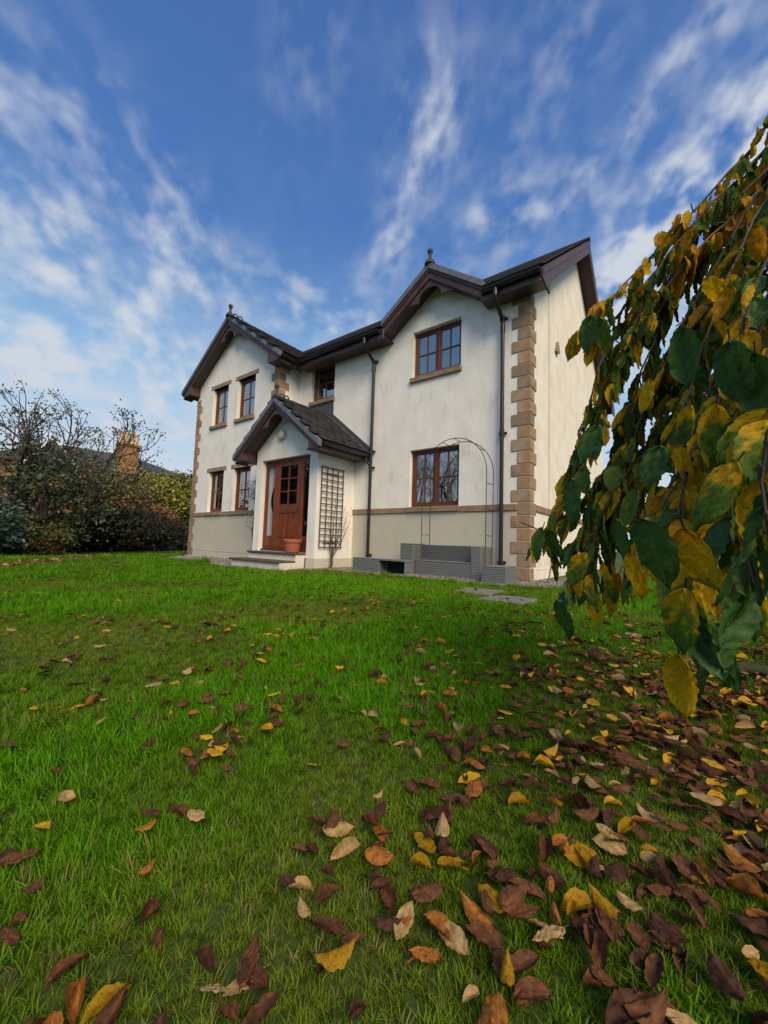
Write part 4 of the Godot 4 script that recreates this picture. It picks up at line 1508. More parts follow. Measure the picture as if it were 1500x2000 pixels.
func make_furniture() -> void:
	rng.seed = 55
	var t := thing("coffee_table", "low grey woven rattan table, half of its front open and black", "table", Vector3(-2.6, 0.0, 0.7))
	woven_box(t, "side_box", Vector3(-0.65, 0.0, -0.14), Vector3(0.03, 0.268, 0.15), 0)
	var b := MB.new()
	b.cbox(Vector3(0.031, 0.235, -0.14), Vector3(0.64, 0.27, 0.15), 0.006)
	part(t, "top_board", b, M.rattan[0])
	woven_box(t, "end_panel", Vector3(0.615, 0.0, -0.14), Vector3(0.645, 0.2345, 0.152), 2)
	b = MB.new()
	b.box(Vector3(0.032, 0.002, -0.138), Vector3(0.614, 0.234, -0.12))
	b.box(Vector3(0.032, 0.002, -0.119), Vector3(0.614, 0.012, 0.14))
	b.box(Vector3(0.032, 0.2, -0.119), Vector3(0.614, 0.234, 0.05))
	part(t, "black_lining", b, M.black)

	t = thing("garden_sofa", "grey woven rattan garden sofa without cushions against the wall", "sofa", Vector3(-1.5, 0.0, 0.0))
	woven_box(t, "seat_base", Vector3(-0.53, 0.0, 0.17), Vector3(0.67, 0.275, 0.52), 0)
	woven_box(t, "armrest", Vector3(-0.83, 0.0, 0.035), Vector3(-0.531, 0.58, 0.5), 0)
	woven_box(t, "armrest", Vector3(0.671, 0.0, 0.035), Vector3(0.85, 0.56, 0.525), 2)
	woven_box(t, "backrest", Vector3(-0.53, 0.0, 0.036), Vector3(0.67, 0.565, 0.169), 1)

	t = thing("footstool", "small square grey woven rattan footstool by the house corner", "footstool", Vector3(-0.29, 0.0, 0.625))
	woven_box(t, "body", Vector3(-0.2, 0.0, -0.245), Vector3(0.2, 0.262, 0.245), 0)

	# wire arch
	t = thing("garden_arch", "thin dark wire garden arch in front of the window", "garden arch", Vector3(-1.24, 0.0, 0.27))
	for s in [[0.17, 0.277, 0.0], [-0.13, 0.277, 0.0]]:
		b = MB.new()
		var z: float = s[0]
		var pts := [Vector3(-0.645, s[1], z), Vector3(-0.645, 1.2, z), Vector3(-0.645, 1.86, z)]
		for k in range(1, 24):
			var a := PI - PI * k / 24.0
			pts.append(Vector3(cos(a) * 0.645, 1.86 + sin(a) * 0.665, z))
		pts.append_array([Vector3(0.645, 1.86, z), Vector3(0.64, 1.2, z), Vector3(0.63, 0.0, z)])
		b.tube(pts, [0.0075], 7)
		part(t, "hoop", b, M.steel)
	for y in [0.42, 0.75, 1.2, 1.66]:
		for x in [-0.645, 0.642]:
			if x > 0 and y < 0.5:
				continue
			b = MB.new()
			b.tube([Vector3(x, y, -0.13), Vector3(x, y, 0.17)], [0.006], 6)
			part(t, "rung", b, M.steel)
	for a in [0.22, 0.38, 0.5, 0.62, 0.78]:
		var an: float = PI * a
		b = MB.new()
		var c := Vector3(cos(an) * 0.645, 1.86 + sin(an) * 0.665, 0)
		b.tube([c + Vector3(0, 0, -0.13), c + Vector3(0, 0, 0.17)], [0.006], 6)
		part(t, "rung", b, M.steel)

	# stepping stones
	for k in 2:
		b = MB.new()
		b.xf = Transform3D(Basis(Vector3.UP, [0.06, -0.05][k]), Vector3.ZERO)
		b.cbox(Vector3(-0.24, -0.03, -0.27), Vector3(0.24, 0.018, 0.27), 0.01)
		var o := part(self, "paving_slab", b, M.slab)
		o.position = [Vector3(0.02, 0, 2.1), Vector3(0.52, 0, 2.46)][k]
		o.position.y = ground_y(o.position.x, o.position.z) + 0.012
		tag(o, ["grey paving slab set in the lawn towards the sofa", "grey paving slab set in the lawn, beside the other towards the cherry"][k], "paving slab", "stepping stones in the lawn")
	# leaning cane at the corner
	b = MB.new()
	b.tube([Vector3(0.32, -0.01, 0.12), Vector3(0.3, 0.3, -0.2), Vector3(0.2, 0.62, -0.5)], [0.011], 7)
	var cane := part(self, "garden_cane", b, M.grey_twig)
	tag(cane, "thin grey cane leaning by the gable corner", "cane")




# ---------------------------------------------------------------- planting

# foliage: leaf-sized faces in clumps through the volume of a crown
func crown(b: MB, centre: Vector3, radii: Vector3, clumps: int, per: int, size: float, colours: Array, spread := 0.28, hollow := 0.35) -> void:
	for k in clumps:
		var d := Vector3(rng.randfn(), rng.randfn(), rng.randfn()).normalized()
		var r := pow(rng.randf_range(hollow, 1.0), 0.6) * rng.randf_range(0.82, 1.08)
		var c := centre + d * radii * r
		var tone: Color = colours[rng.randi() % colours.size()]
		var f := rng.randf_range(0.75, 1.25)
		var cs := spread * rng.randf_range(0.6, 1.3)
		for q in per:
			var p := c + Vector3(rng.randfn(), rng.randfn() * 0.8, rng.randfn()) * radii * cs * 0.5
			b.col = tone * (f * rng.randf_range(0.7, 1.3))
			var dir := (Vector3(rng.randfn(), rng.randfn() * 0.7 - 0.2, rng.randfn()) + d * 0.5).normalized()
			leaf_card(b, p, dir, size * rng.randf_range(0.7, 1.3), size * rng.randf_range(0.4, 0.65))


func branch(b: MB, from: Vector3, dir: Vector3, length: float, r: float, depth: int, tips: Array, wander := 0.35, up := 0.25) -> void:
	var pts := [from]
	var rad := [r]
	var d := dir
	var p := from
	var n := 4
	for k in n:
		d = (d + Vector3(rng.randf_range(-1, 1), rng.randf_range(-0.6, 1), rng.randf_range(-1, 1)) * wander * 0.5 + Vector3.UP * up * 0.15).normalized()
		p += d * length / n
		pts.append(p)
		rad.append(lerpf(r, r * 0.55, (k + 1.0) / n))
	b.tube(pts, rad, 6 if r > 0.03 else 4, false)
	if depth == 0:
		tips.append(p)
		return
	var kids := 3 if depth > 1 else 4
	for k in kids:
		var at: Vector3 = pts[rng.randi_range(2, n)] if k > 0 else p
		var nd := (d + Vector3(rng.randfn(), rng.randfn() * 0.7 + up, rng.randfn()) * 0.62).normalized()
		branch(b, at, nd, length * rng.randf_range(0.6, 0.8), r * 0.52, depth - 1, tips, wander, up)


func shrub(called: String, label: String, at: Vector2, radii: Vector3, lift: float, clumps: int, per: int, size: float, colours: Array, seed_: int, group := "") -> void:
	rng.seed = seed_
	var y := ground_y(at.x, at.y)
	var t := thing(called, label, "shrub", Vector3(at.x, y, at.y), 0, group)
	var b := MB.new()
	for k in 5:
		var a := TAU * k / 5 + rng.randf()
		b.tube([Vector3(0, -0.05, 0), Vector3(cos(a) * 0.1, lift * 0.6 + 0.2, sin(a) * 0.1), Vector3(cos(a) * radii.x * 0.5, lift + radii.y * 0.8, sin(a) * radii.z * 0.5)], [0.05, 0.035, 0.012], 6)
	part(t, "stems", b, M.bark)
	b = MB.new()
	b.coloured = true
	crown(b, Vector3(0, lift + radii.y, 0), radii, clumps, per, size, colours)
	part(t, "crown", b, M.foliage)


func make_left_side() -> void:
	# dark clipped hedge behind the lawn
	rng.seed = 601
	var line := [Vector2(-12.2, 7.6), Vector2(-14.6, 4.6), Vector2(-17.0, 2.4), Vector2(-19.8, -0.9), Vector2(-23.5, -6.5)]
	var t := thing("hedge", "long dark clipped hedge behind the far edge of the lawn", "hedge", Vector3.ZERO)
	var b := MB.new()
	b.coloured = true
	var wood := MB.new()
	for k in line.size() - 1:
		var a: Vector2 = line[k]
		var e: Vector2 = line[k + 1]
		var n := int((e - a).length() * 44)
		for q in n:
			var f := rng.randf()
			var p := a.lerp(e, f)
			var y := rng.randf() * 1.4
			var off := Vector2(rng.randfn(), rng.randfn()) * 0.25
			var c := Vector3(p.x + off.x, ground_y(p.x, p.y) + y, p.y + off.y)
			var tone := Color(0.024, 0.032, 0.018) * rng.randf_range(0.7, 1.6)
			for s in 26:
				b.col = tone * rng.randf_range(0.7, 1.3)
				leaf_card(b, c + Vector3(rng.randfn(), rng.randfn(), rng.randfn()) * 0.17, Vector3(rng.randfn(), rng.randfn(), rng.randfn()).normalized(), 0.16, 0.1)
		for q in 7:
			var p := a.lerp(e, (q + 0.5) / 7.0)
			var y := ground_y(p.x, p.y)
			wood.tube([Vector3(p.x, y - 0.1, p.y), Vector3(p.x + 0.1, y + 1.5, p.y)], [0.05, 0.02], 5)
	part(t, "stems", wood, M.bark)
	part(t, "foliage", b, M.foliage)

	# open, half-bare tree
	rng.seed = 611
	var y0 := ground_y(-15.2, 3.2)
	t = thing("garden_tree", "tall open-crowned tree with thinning grey-green leaves and bare top twigs", "tree", Vector3(-15.2, y0, 3.2))
	wood = MB.new()
	var tips := []
	for k in 5:
		var a := TAU * k / 5.0 + 0.4
		branch(wood, Vector3(cos(a) * 0.12, -0.1, sin(a) * 0.12), Vector3(cos(a) * 0.42, 1.0, sin(a) * 0.42).normalized(), 2.5, 0.1, 3, tips, 0.45, 0.28)
	part(t, "trunk", wood, M.bark)
	b = MB.new()
	b.coloured = true
	var greens := [Color(0.055, 0.085, 0.055), Color(0.075, 0.095, 0.05), Color(0.05, 0.075, 0.06), Color(0.1, 0.1, 0.04), Color(0.06, 0.09, 0.05), Color(0.065, 0.095, 0.06), Color(0.05, 0.08, 0.05), Color(0.07, 0.11, 0.06), Color(0.09, 0.12, 0.06), Color(0.18, 0.09, 0.045)]
	for p in tips:
		if p.y > 6.0:
			continue
		var n := 26 if p.y < 3.6 else 9
		var tone: Color = greens[rng.randi() % greens.size()]
		for q in n:
			b.col = tone * rng.randf_range(0.6, 1.5)
			leaf_card(b, p + Vector3(rng.randfn(), rng.randfn() - 0.3, rng.randfn()) * (0.22 if p.y < 3.6 else 0.09), Vector3(rng.randfn(), rng.randfn() - 0.4, rng.randfn()).normalized(), rng.randf_range(0.08, 0.15), 0.055)
	crown(b, Vector3(0, 2.5, 0), Vector3(2.1, 1.4, 2.1), 240, 22, 0.14, greens, 0.2, 0.1)
	crown(b, Vector3(0.3, 0.8, 0.2), Vector3(1.3, 0.85, 1.3), 150, 20, 0.13, [Color(0.05, 0.08, 0.03), Color(0.08, 0.1, 0.035), Color(0.13, 0.1, 0.03)], 0.3, 0.1)
	part(t, "crown", b, M.foliage)

	# low spreading bush with its own stem
	rng.seed = 621
	y0 = ground_y(-17.0, -0.1)
	t = thing("dome_bush", "dark twiggy dome-shaped bush on a short forked stem", "bush", Vector3(-17.0, y0, -0.1))
	wood = MB.new()
	wood.tube([Vector3(0, -0.05, 0), Vector3(0.02, 0.3, 0)], [0.13, 0.1], 8)
	for k in 9:
		var a := TAU * k / 9.0
		wood.tube([Vector3(0.02, 0.28, 0), Vector3(cos(a) * 0.5, 0.75, sin(a) * 0.5), Vector3(cos(a) * 1.2, 1.2, sin(a) * 1.2), Vector3(cos(a) * 1.8, 1.25, sin(a) * 1.8)], [0.06, 0.04, 0.02, 0.008], 6)
	part(t, "stem", wood, M.bark)
	b = MB.new()
	b.coloured = true
	crown(b, Vector3(0, 1.05, 0), Vector3(2.0, 0.85, 2.0), 520, 20, 0.15, [Color(0.042, 0.05, 0.03), Color(0.05, 0.058, 0.036), Color(0.055, 0.05, 0.03)], 0.2, 0.45)
	part(t, "crown", b, M.foliage)

	shrub("blue_green_shrub", "rounded blue-green leafy shrub in front of the dark hedge", Vector2(-13.0, 5.15), Vector3(1.1, 0.8, 1.1), 0.1, 260, 22, 0.13, [Color(0.055, 0.1, 0.075), Color(0.075, 0.125, 0.09), Color(0.045, 0.075, 0.06)], 631)
	shrub("autumn_shrub", "low orange-tinged shrub at the foot of the open tree", Vector2(-14.3, 3.35), Vector3(0.55, 0.3, 0.5), 0.0, 40, 12, 0.1, [Color(0.16, 0.08, 0.03), Color(0.06, 0.07, 0.02), Color(0.2, 0.11, 0.04)], 632)
	shrub("golden_shrub", "tall golden-green shrub beyond the hedge beside the house", Vector2(-25.5, -4.3), Vector3(1.8, 1.8, 1.8), 1.3, 300, 26, 0.22, [Color(0.3, 0.3, 0.05), Color(0.2, 0.24, 0.045), Color(0.36, 0.31, 0.06), Color(0.13, 0.16, 0.04)], 633)
	shrub("green_shrub", "tall mid-green shrub beyond the hedge, nearest the house corner", Vector2(-27.0, -6.4), Vector3(2.0, 2.0, 2.0), 1.4, 300, 26, 0.22, [Color(0.12, 0.17, 0.045), Color(0.085, 0.12, 0.04), Color(0.22, 0.24, 0.05)], 634)
	shrub("olive_shrub", "olive and bronze shrub beyond the hedge behind the dome-shaped bush", Vector2(-24.5, -1.6), Vector3(2.4, 1.8, 2.4), 0.9, 320, 26, 0.22, [Color(0.16, 0.17, 0.045), Color(0.22, 0.16, 0.06), Color(0.12, 0.14, 0.045), Color(0.24, 0.13, 0.07)], 635)
	shrub("bronze_shrub", "reddish-brown low shrub showing above the hedge", Vector2(-22.8, -3.3), Vector3(1.4, 0.9, 1.4), 0.9, 150, 22, 0.2, [Color(0.24, 0.12, 0.07), Color(0.18, 0.11, 0.055)], 636)
	# pine far behind
	rng.seed = 641
	t = thing("distant_pine", "dark flat-topped pine far behind the house corner", "tree", Vector3(-52, -1.0, -22))
	wood = MB.new()
	wood.tube([Vector3(0, 0, 0), Vector3(0.2, 5, 0), Vector3(0, 9, 0)], [0.4, 0.3, 0.15], 8)
	part(t, "trunk", wood, M.bark)
	b = MB.new()
	b.coloured = true
	crown(b, Vector3(0, 9.2, 0), Vector3(4.0, 1.5, 4.0), 110, 18, 0.4, [Color(0.02, 0.03, 0.018), Color(0.03, 0.04, 0.022)], 0.25, 0.2)
	part(t, "crown", b, M.foliage)


func make_neighbour() -> void:
	var t := thing("neighbour_house", "orange sandstone house with grey slate roof and tall chimney behind the trees", "house", Vector3(-38.5, -1.5, -6.6), 0.0)
	var b := MB.new()
	b.box(Vector3(-5, 0, -5.4), Vector3(5, 6.9, 9.0))
	part(t, "wall", b, M.sandstone)
	b = MB.new()
	var e := 0.35
	var y := 6.9
	var top := 9.3
	var c := [Vector3(-5 - e, y, -5.4 - e), Vector3(5 + e, y, -5.4 - e), Vector3(5 + e, y, 9 + e), Vector3(-5 - e, y, 9 + e)]
	var r0 := Vector3(0, top, -0.9)
	var r1 := Vector3(0, top, 5.2)
	b.quad(c[2], c[1], r0, r1)
	b.quad(c[0], c[3], r1, r0)
	b.tri(c[1], c[0], r0)
	b.tri(c[3], c[2], r1)
	b.quad(c[0], c[1], c[2], c[3])
	part(t, "roof", b, M.slate)
	b = MB.new()
	b.box(Vector3(4.9 + e, 6.78, -5.4 - e), Vector3(5.12 + e, 6.95, 9 + e))
	part(t, "gutter", b, M.fascia)
	# chimney stack on the near wall with a row of four pots
	b = MB.new()
	b.box(Vector3(4.6, 5.0, 0.5), Vector3(5.45, 9.15, 1.85))
	b.box(Vector3(4.5, 9.151, 0.4), Vector3(5.55, 9.35, 1.95))
	var st := part(t, "chimney_stack", b, M.sandstone)
	for k in 4:
		b = MB.new()
		b.lathe([Vector2(0.19, 0), Vector2(0.16, 0.1), Vector2(0.15, 0.75), Vector2(0.2, 0.8), Vector2(0.2, 0.92), Vector2(0.14, 0.95), Vector2(0.0, 0.9)], 12, Vector3(5.0, 9.35, 0.63 + 0.36 * k))
		part(st, "chimney_pot", b, M.pot)
	# dormer gable with white bargeboards on the near slope
	b = MB.new()
	b.prism(PackedVector2Array([Vector2(-1.7, 6.4), Vector2(1.7, 6.4), Vector2(0, 8.75)]), -3.0, 0.0)
	var o := part(t, "dormer_gable", b, M.slate)
	o.transform = Transform3D(Basis(Vector3(0, 0, -1), Vector3.UP, Vector3(1, 0, 0)), Vector3(5.5, 0, 6.0))
	b = MB.new()
	for s in [-1.0, 1.0]:
		b.prism(PackedVector2Array([Vector2(0, 8.9), Vector2(s * 1.85, 6.35), Vector2(s * 1.7, 6.25), Vector2(0, 8.62)]), 0.02, 0.12)
	var w := part(o, "bargeboard", b, M.white)
	for z in [-3.0, 2.9, 7.0]:
		b = MB.new()
		b.box(Vector3(5.0, 3.6, z), Vector3(5.03, 5.4, z + 1.0))
		part(t, "window", b, M.pane)
	b = MB.new()
	b.tube([Vector3(5.12, 6.8, -2.2), Vector3(5.12, 6.3, -2.2), Vector3(5.12, 0.2, -2.2)], [0.07], 8)
	part(t, "downpipe", b, M.gutter)

	# white cottage glimpsed through the open tree
	t = thing("white_cottage", "low white cottage with red roof glimpsed through the open tree", "cottage", Vector3(-30.0, -0.9, 4.2), 0.15)
	b = MB.new()
	b.box(Vector3(-2, 0, -2.2), Vector3(2, 2.9, 2.2))
	part(t, "wall", b, M.white)
	b = MB.new()
	b.xf = Transform3D(Basis(Vector3.UP, PI / 2), Vector3.ZERO)
	b.prism(PackedVector2Array([Vector2(-2.4, 2.9), Vector2(2.4, 2.9), Vector2(0, 3.7)]), -2.2, 2.2)
	part(t, "roof", b, M.terracotta)
	b = MB.new()
	b.box(Vector3(2.001, 1.0, -0.6), Vector3(2.03, 2.2, 0.6))
	part(t, "window", b, M.pane)


# trees that stand outside the frame: they are mirrored in the panes
func make_outside_trees() -> void:
	var wood := MB.new()
	for k in 3:
		rng.seed = 710 + k
		var at: Vector2 = [Vector2(-14.0, 22.0), Vector2(-10.5, 25.0), Vector2(-18.0, 24.0)][k]
		var bt := thing("bare_tree", ["bare winter tree mirrored in the window, broad and low-forked", "bare winter tree mirrored in the window, slim and upright", "bare winter tree mirrored in the window, leaning and open"][k], "tree", Vector3(at.x, -0.4, at.y), 0, "bare trees across the garden")
		wood = MB.new()
		var tips := []
		for q in 2:
			branch(wood, Vector3(0.1 * q, 0, 0), Vector3(rng.randf_range(-0.3, 0.3), 1, rng.randf_range(-0.3, 0.3)).normalized(), 3.4, 0.16, 4, tips, 0.4, 0.35)
		part(bt, "trunk", wood, M.bark)
		var twigs := MB.new()
		for p in tips:
			for q in 2:
				twigs.tube([p, p + Vector3(rng.randfn(), rng.randfn() + 0.4, rng.randfn()) * 0.4], [0.012, 0.004], 3, false)
		part(bt, "crown", twigs, M.twig)

	for k in 2:
		rng.seed = 730 + k
		var at: Vector2 = [Vector2(-21.5, 14.5), Vector2(-27.0, 18.0)][k]
		var gt := thing("evergreen_tree", ["broad dark evergreen mirrored in the door glass", "taller dark evergreen standing behind the broad one, mirrored in the door glass"][k], "tree", Vector3(at.x, -0.4, at.y))
		wood = MB.new()
		wood.tube([Vector3(0, 0, 0), Vector3(0.1, 2.0, 0), Vector3(0, 5.0 + k, 0)], [0.25, 0.2, 0.08], 8)
		part(gt, "trunk", wood, M.bark)
		var b := MB.new()
		b.coloured = true
		crown(b, Vector3(0, 3.8 + k, 0), Vector3(2.8, 3.0 + k, 2.8), 260, 14, 0.34, [Color(0.03, 0.05, 0.02), Color(0.045, 0.065, 0.025), Color(0.06, 0.06, 0.02)], 0.22, 0.3)
		part(gt, "crown", b, M.foliage)


# ---------------------------------------------------------------- grass

func make_grass() -> void:
	var shapes := []
	rng.seed = 801
	for variant in 2:
		var b := MB.new()
		b.coloured = true
		for k in 10:
			var a := rng.randf() * TAU
			var base := Vector3(cos(a), 0, sin(a)) * rng.randf() * 0.022
			var lean := Vector3(cos(a + rng.randf_range(-1, 1)), 0, sin(a + rng.randf_range(-1, 1)))
			var h := rng.randf_range(0.02, 0.055) * (1.0 if variant == 0 else 1.35)
			var w := rng.randf_range(0.0009, 0.0018)
			var bend := rng.randf_range(0.25, 1.1)
			var side := lean.cross(Vector3.UP).rotated(Vector3.UP, rng.randf_range(-0.8, 0.8))
			var nn := side.cross(Vector3.UP).normalized()
			var tone := rng.randf_range(0.75, 1.25)
			b.col = Color(tone * rng.randf_range(0.85, 1.2), tone, tone * rng.randf_range(0.7, 1.1))
			var ids := []
			for q in 4:
				var f := q / 3.0
				var p := base + Vector3.UP * h * f * (1.0 - 0.35 * bend * f) + lean * h * bend * f * f * 0.75
				var ww := w * (1.0 - pow(f, 2.2)) + 0.0001
				var nq := (nn * 0.6 + Vector3.UP * (0.3 + 0.6 * f)).normalized()
				ids.append([b.vert(p - side * ww, nq), b.vert(p + side * ww, nq)])
			for q in 3:
				b.i.append_array([ids[q][0], ids[q + 1][1], ids[q][1], ids[q][0], ids[q + 1][0], ids[q + 1][1]])
		shapes.append(b.mesh(M.blade))
	var patch := noise(31, 0.55, 3)
	var fine := noise(32, 2.2, 2)
	var worn := noise(33, 0.4, 3)
	var lists := [[], []]
	var cam := Vector2(2.1067, 6.8318)
	var rings := [[0.0, 1.2, 10000, 0.72], [1.2, 2.2, 6500, 0.82], [2.2, 4.0, 3200, 1.0], [4.0, 6.5, 1500, 1.3], [6.5, 10.0, 620, 1.8], [10.0, 20.0, 150, 2.8]]
	for r in rings:
		var spread := 2.35
		var area: float = spread * (r[1] * r[1] - r[0] * r[0]) / 2.0
		for k in int(area * r[2]):
			var dist := sqrt(rng.randf_range(r[0] * r[0], r[1] * r[1]))
			var a := -2.225 + rng.randf_range(-spread / 2, spread / 2)
			var x := cam.x + cos(a) * dist
			var z := cam.y + sin(a) * dist
			if z < 0.7 and x > -10.7 and x < 1.0:
				continue
			if z < -5.0 or x < -20.5 or x > 5.2 or in_gravel(x, z) or bed_offset(x, z) < 0.2 + 0.06 * fine.get_noise_2d(x, z):
				continue
			if x > -0.22 and x < 0.76 and absf(x - 0.02) < 0.23 and absf(z - 2.1) < 0.26:
				continue
			if absf(x - 0.52) < 0.23 and absf(z - 2.46) < 0.26:
				continue
			var p := patch.get_noise_2d(x, z)
			var f := fine.get_noise_2d(x, z)
			var lush := clampf(0.5 + p * 1.7 + f * 0.7, 0.0, 1.0)
			# longer, fresher grass in the middle of the lawn in front of the sofa
			var mid := exp(-(pow((x + 1.8) / 3.4, 2.0) + pow((z - 2.5) / 1.2, 2.0)))
			lush = clampf(lush + mid * 0.5, 0.0, 1.0)
			if lush < 0.3 and rng.randf() < 0.15:
				continue
			var s: float = r[3] * rng.randf_range(0.7, 1.25) * lerpf(0.7, 1.1, lush)
			if in_gravel(x, z - 0.16):
				s *= rng.randf_range(1.0, 1.7)
			var c := Color(0.12, 0.22, 0.014).lerp(Color(0.1, 0.31, 0.01), lush).lerp(Color(0.15, 0.4, 0.012), mid * 0.8)
			# thin, mossy and dry patches
			var dry := smoothstep(0.08, 0.42, worn.get_noise_2d(x, z) + 0.12 * exp(-pow((z - 1.9) / 0.6, 2.0)) + f * 0.15)
			c = c.lerp(Color(0.19, 0.24, 0.03), dry * 0.5)
			s *= 1.0 - 0.15 * dry
			if rng.randf() < 0.03 + 0.05 * dry:
				c = Color(0.26, 0.23, 0.1)
			c *= rng.randf_range(0.75, 1.25)
			var xf := Transform3D(Basis(Vector3.UP, rng.randf() * TAU) * Basis(Vector3.RIGHT, rng.randf_range(-0.25, 0.25)), Vector3(x, ground_y(x, z) - 0.003, z))
			xf.basis = xf.basis.scaled_local(Vector3(s, s * lerpf(0.8, 1.15, rng.randf()) / pow(r[3], 0.35), s))
			lists[1 if lush > 0.55 and rng.randf() < 0.6 else 0].append([xf, c])
	var o := copies("short_grass", shapes[0], lists[0])
	tag(o, "short mossy mown grass blades covering the lawn", "grass", "", "stuff")
	o = copies("long_grass", shapes[1], lists[1])
	tag(o, "longer fresh green grass tufts through the lawn", "grass", "", "stuff")


# ---------------------------------------------------------------- cherry and leaves

# one leaf, base at the origin, tip along +y, face along +z, one metre long (scaled when placed)
func leaf_mesh(seed_: int, kind: int, fold: float, bend: float, curl: float, mat: Material, wide := 0.5, rows := 14, cols := 8) -> ArrayMesh:
	var r := RandomNumberGenerator.new()
	r.seed = seed_
	var nz := noise(seed_, 2.2, 3)
	var b := MB.new()
	b.coloured = true
	b.textured = true
	var pos := []
	for k in rows + 1:
		var t := float(k) / rows
		var w := wide * 0.5 * pow(sin(PI * pow(t, 0.85)), 0.62)
		w *= 1.0 - 0.5 * smoothstep(0.78, 0.97, t)
		var ragged := 1.0 + (0.05 if k % 2 == 0 else -0.04) + nz.get_noise_2d(t * 3.0, 5.0) * 0.12
		for q in cols + 1:
			var u := float(q) / cols * 2.0 - 1.0
			var au := absf(u)
			var x := u * w * (ragged if au > 0.9 else 1.0)
			var ripple := 0.012 * sin((t - au * 0.16) * TAU * 7.0) * au * (1.0 - t * 0.6)
			var z := fold * pow(au, 1.5) * w * 1.1 + bend * (t * t - t * 0.35) + curl * au * au * w * 1.6 * (0.5 + t) + ripple + nz.get_noise_2d(t * 2.0 + 8.0, u) * 0.07
			x *= 1.0 - absf(curl) * 0.22 * au
			var y := t * (1.0 - 0.18 * absf(bend) * t) - 0.02 * au * au
			pos.append(Vector3(x, y, z))
	for k in rows + 1:
		var t := float(k) / rows
		for q in cols + 1:
			var u := float(q) / cols * 2.0 - 1.0
			var at := k * (cols + 1) + q
			var dx: Vector3 = pos[mini(at + 1, k * (cols + 1) + cols)] - pos[maxi(at - 1, k * (cols + 1))]
			var dy: Vector3 = pos[mini(k + 1, rows) * (cols + 1) + q] - pos[maxi(k - 1, 0) * (cols + 1) + q]
			var nn := dx.cross(dy)
			nn = nn.normalized() if nn.length() > 1e-9 else Vector3(0, 0, 1)
			b.col = leaf_colour(kind, t, u, nz)
			b.vert(pos[at], nn, Vector2(u * 0.5 + 0.5, t))
	for k in rows:
		for q in cols:
			var a := k * (cols + 1) + q
			b.i.append_array([a, a + cols + 2, a + 1, a, a + cols + 1, a + cols + 2])
	b.col = [Color(0.06, 0.03, 0.02), Color(0.1, 0.06, 0.02)][kind % 2]
	b.tube([Vector3(0, 0.03, 0), Vector3(0.01, -0.07, -0.03), Vector3(0.0, -0.16, -0.02)], [0.014, 0.011, 0.012], 5)
	return b.mesh(mat)


func leaf_colour(kind: int, t: float, u: float, nz: FastNoiseLite) -> Color:
	var g := nz.get_noise_2d(t * 1.2, u * 0.8) + nz.get_noise_2d(t * 3.0 + 4.0, u * 2.0) * 0.4
	var dark := Color(0.055, 0.135, 0.045)
	var green := Color(0.15, 0.29, 0.035)
	var yellow := Color(0.8, 0.5, 0.02)
	var orange := Color(0.55, 0.2, 0.02)
	match kind:
		0:
			return dark.lerp(green * 0.7, clampf(g * 0.8 + 0.1, 0, 0.6))
		1:
			return dark.lerp(green, clampf(0.6 + g, 0, 1)).lerp(yellow * 0.6, clampf(absf(u) * 0.35 + g * 0.5 - 0.2, 0, 0.55))
		2:
			return yellow.lerp(Color(0.3, 0.3, 0.02), clampf(0.12 + g * 0.9 - t * 0.3, 0, 0.75))
		3:
			return yellow.lerp(orange, clampf(0.5 + g * 0.9, 0, 1)) * 0.85
		4:
			return yellow.lerp(green * 0.8, smoothstep(0.1, 0.45, t + g * 0.5 - absf(u) * 0.12)).lerp(dark, smoothstep(0.5, 1.0, t + g * 0.5) * 0.5)
		5:
			return orange.lerp(yellow, smoothstep(0.0, 0.45, t + g * 0.3)).lerp(Color(0.3, 0.3, 0.02), smoothstep(0.35, 0.8, t - u * 0.35 + g * 0.4))
		6:
			return Color(0.105, 0.046, 0.024).lerp(Color(0.2, 0.09, 0.042), clampf(0.4 + g * 1.2, 0, 1))
		7:
			return Color(0.055, 0.027, 0.019).lerp(Color(0.12, 0.055, 0.032), clampf(0.4 + g * 1.2, 0, 1))
		8:
			return Color(0.62, 0.38, 0.02).lerp(Color(0.42, 0.17, 0.03), clampf(0.15 + g * 1.2, 0, 0.8))
		9:
			return Color(0.5, 0.37, 0.17).lerp(Color(0.36, 0.2, 0.08), clampf(0.3 + g * 1.2, 0, 0.9))
		_:
			return Color(0.42, 0.17, 0.03).lerp(Color(0.14, 0.06, 0.03), clampf(0.3 + g * 1.3, 0, 1))


func aim(base: Vector3, tip_dir: Vector3, face: Vector3, size: float) -> Transform3D:
	var y := tip_dir.normalized()
	var z := (face - y * face.dot(y)).normalized()
	var x := y.cross(z)
	return Transform3D(Basis(x, y, z).scaled_local(Vector3.ONE * size), base)


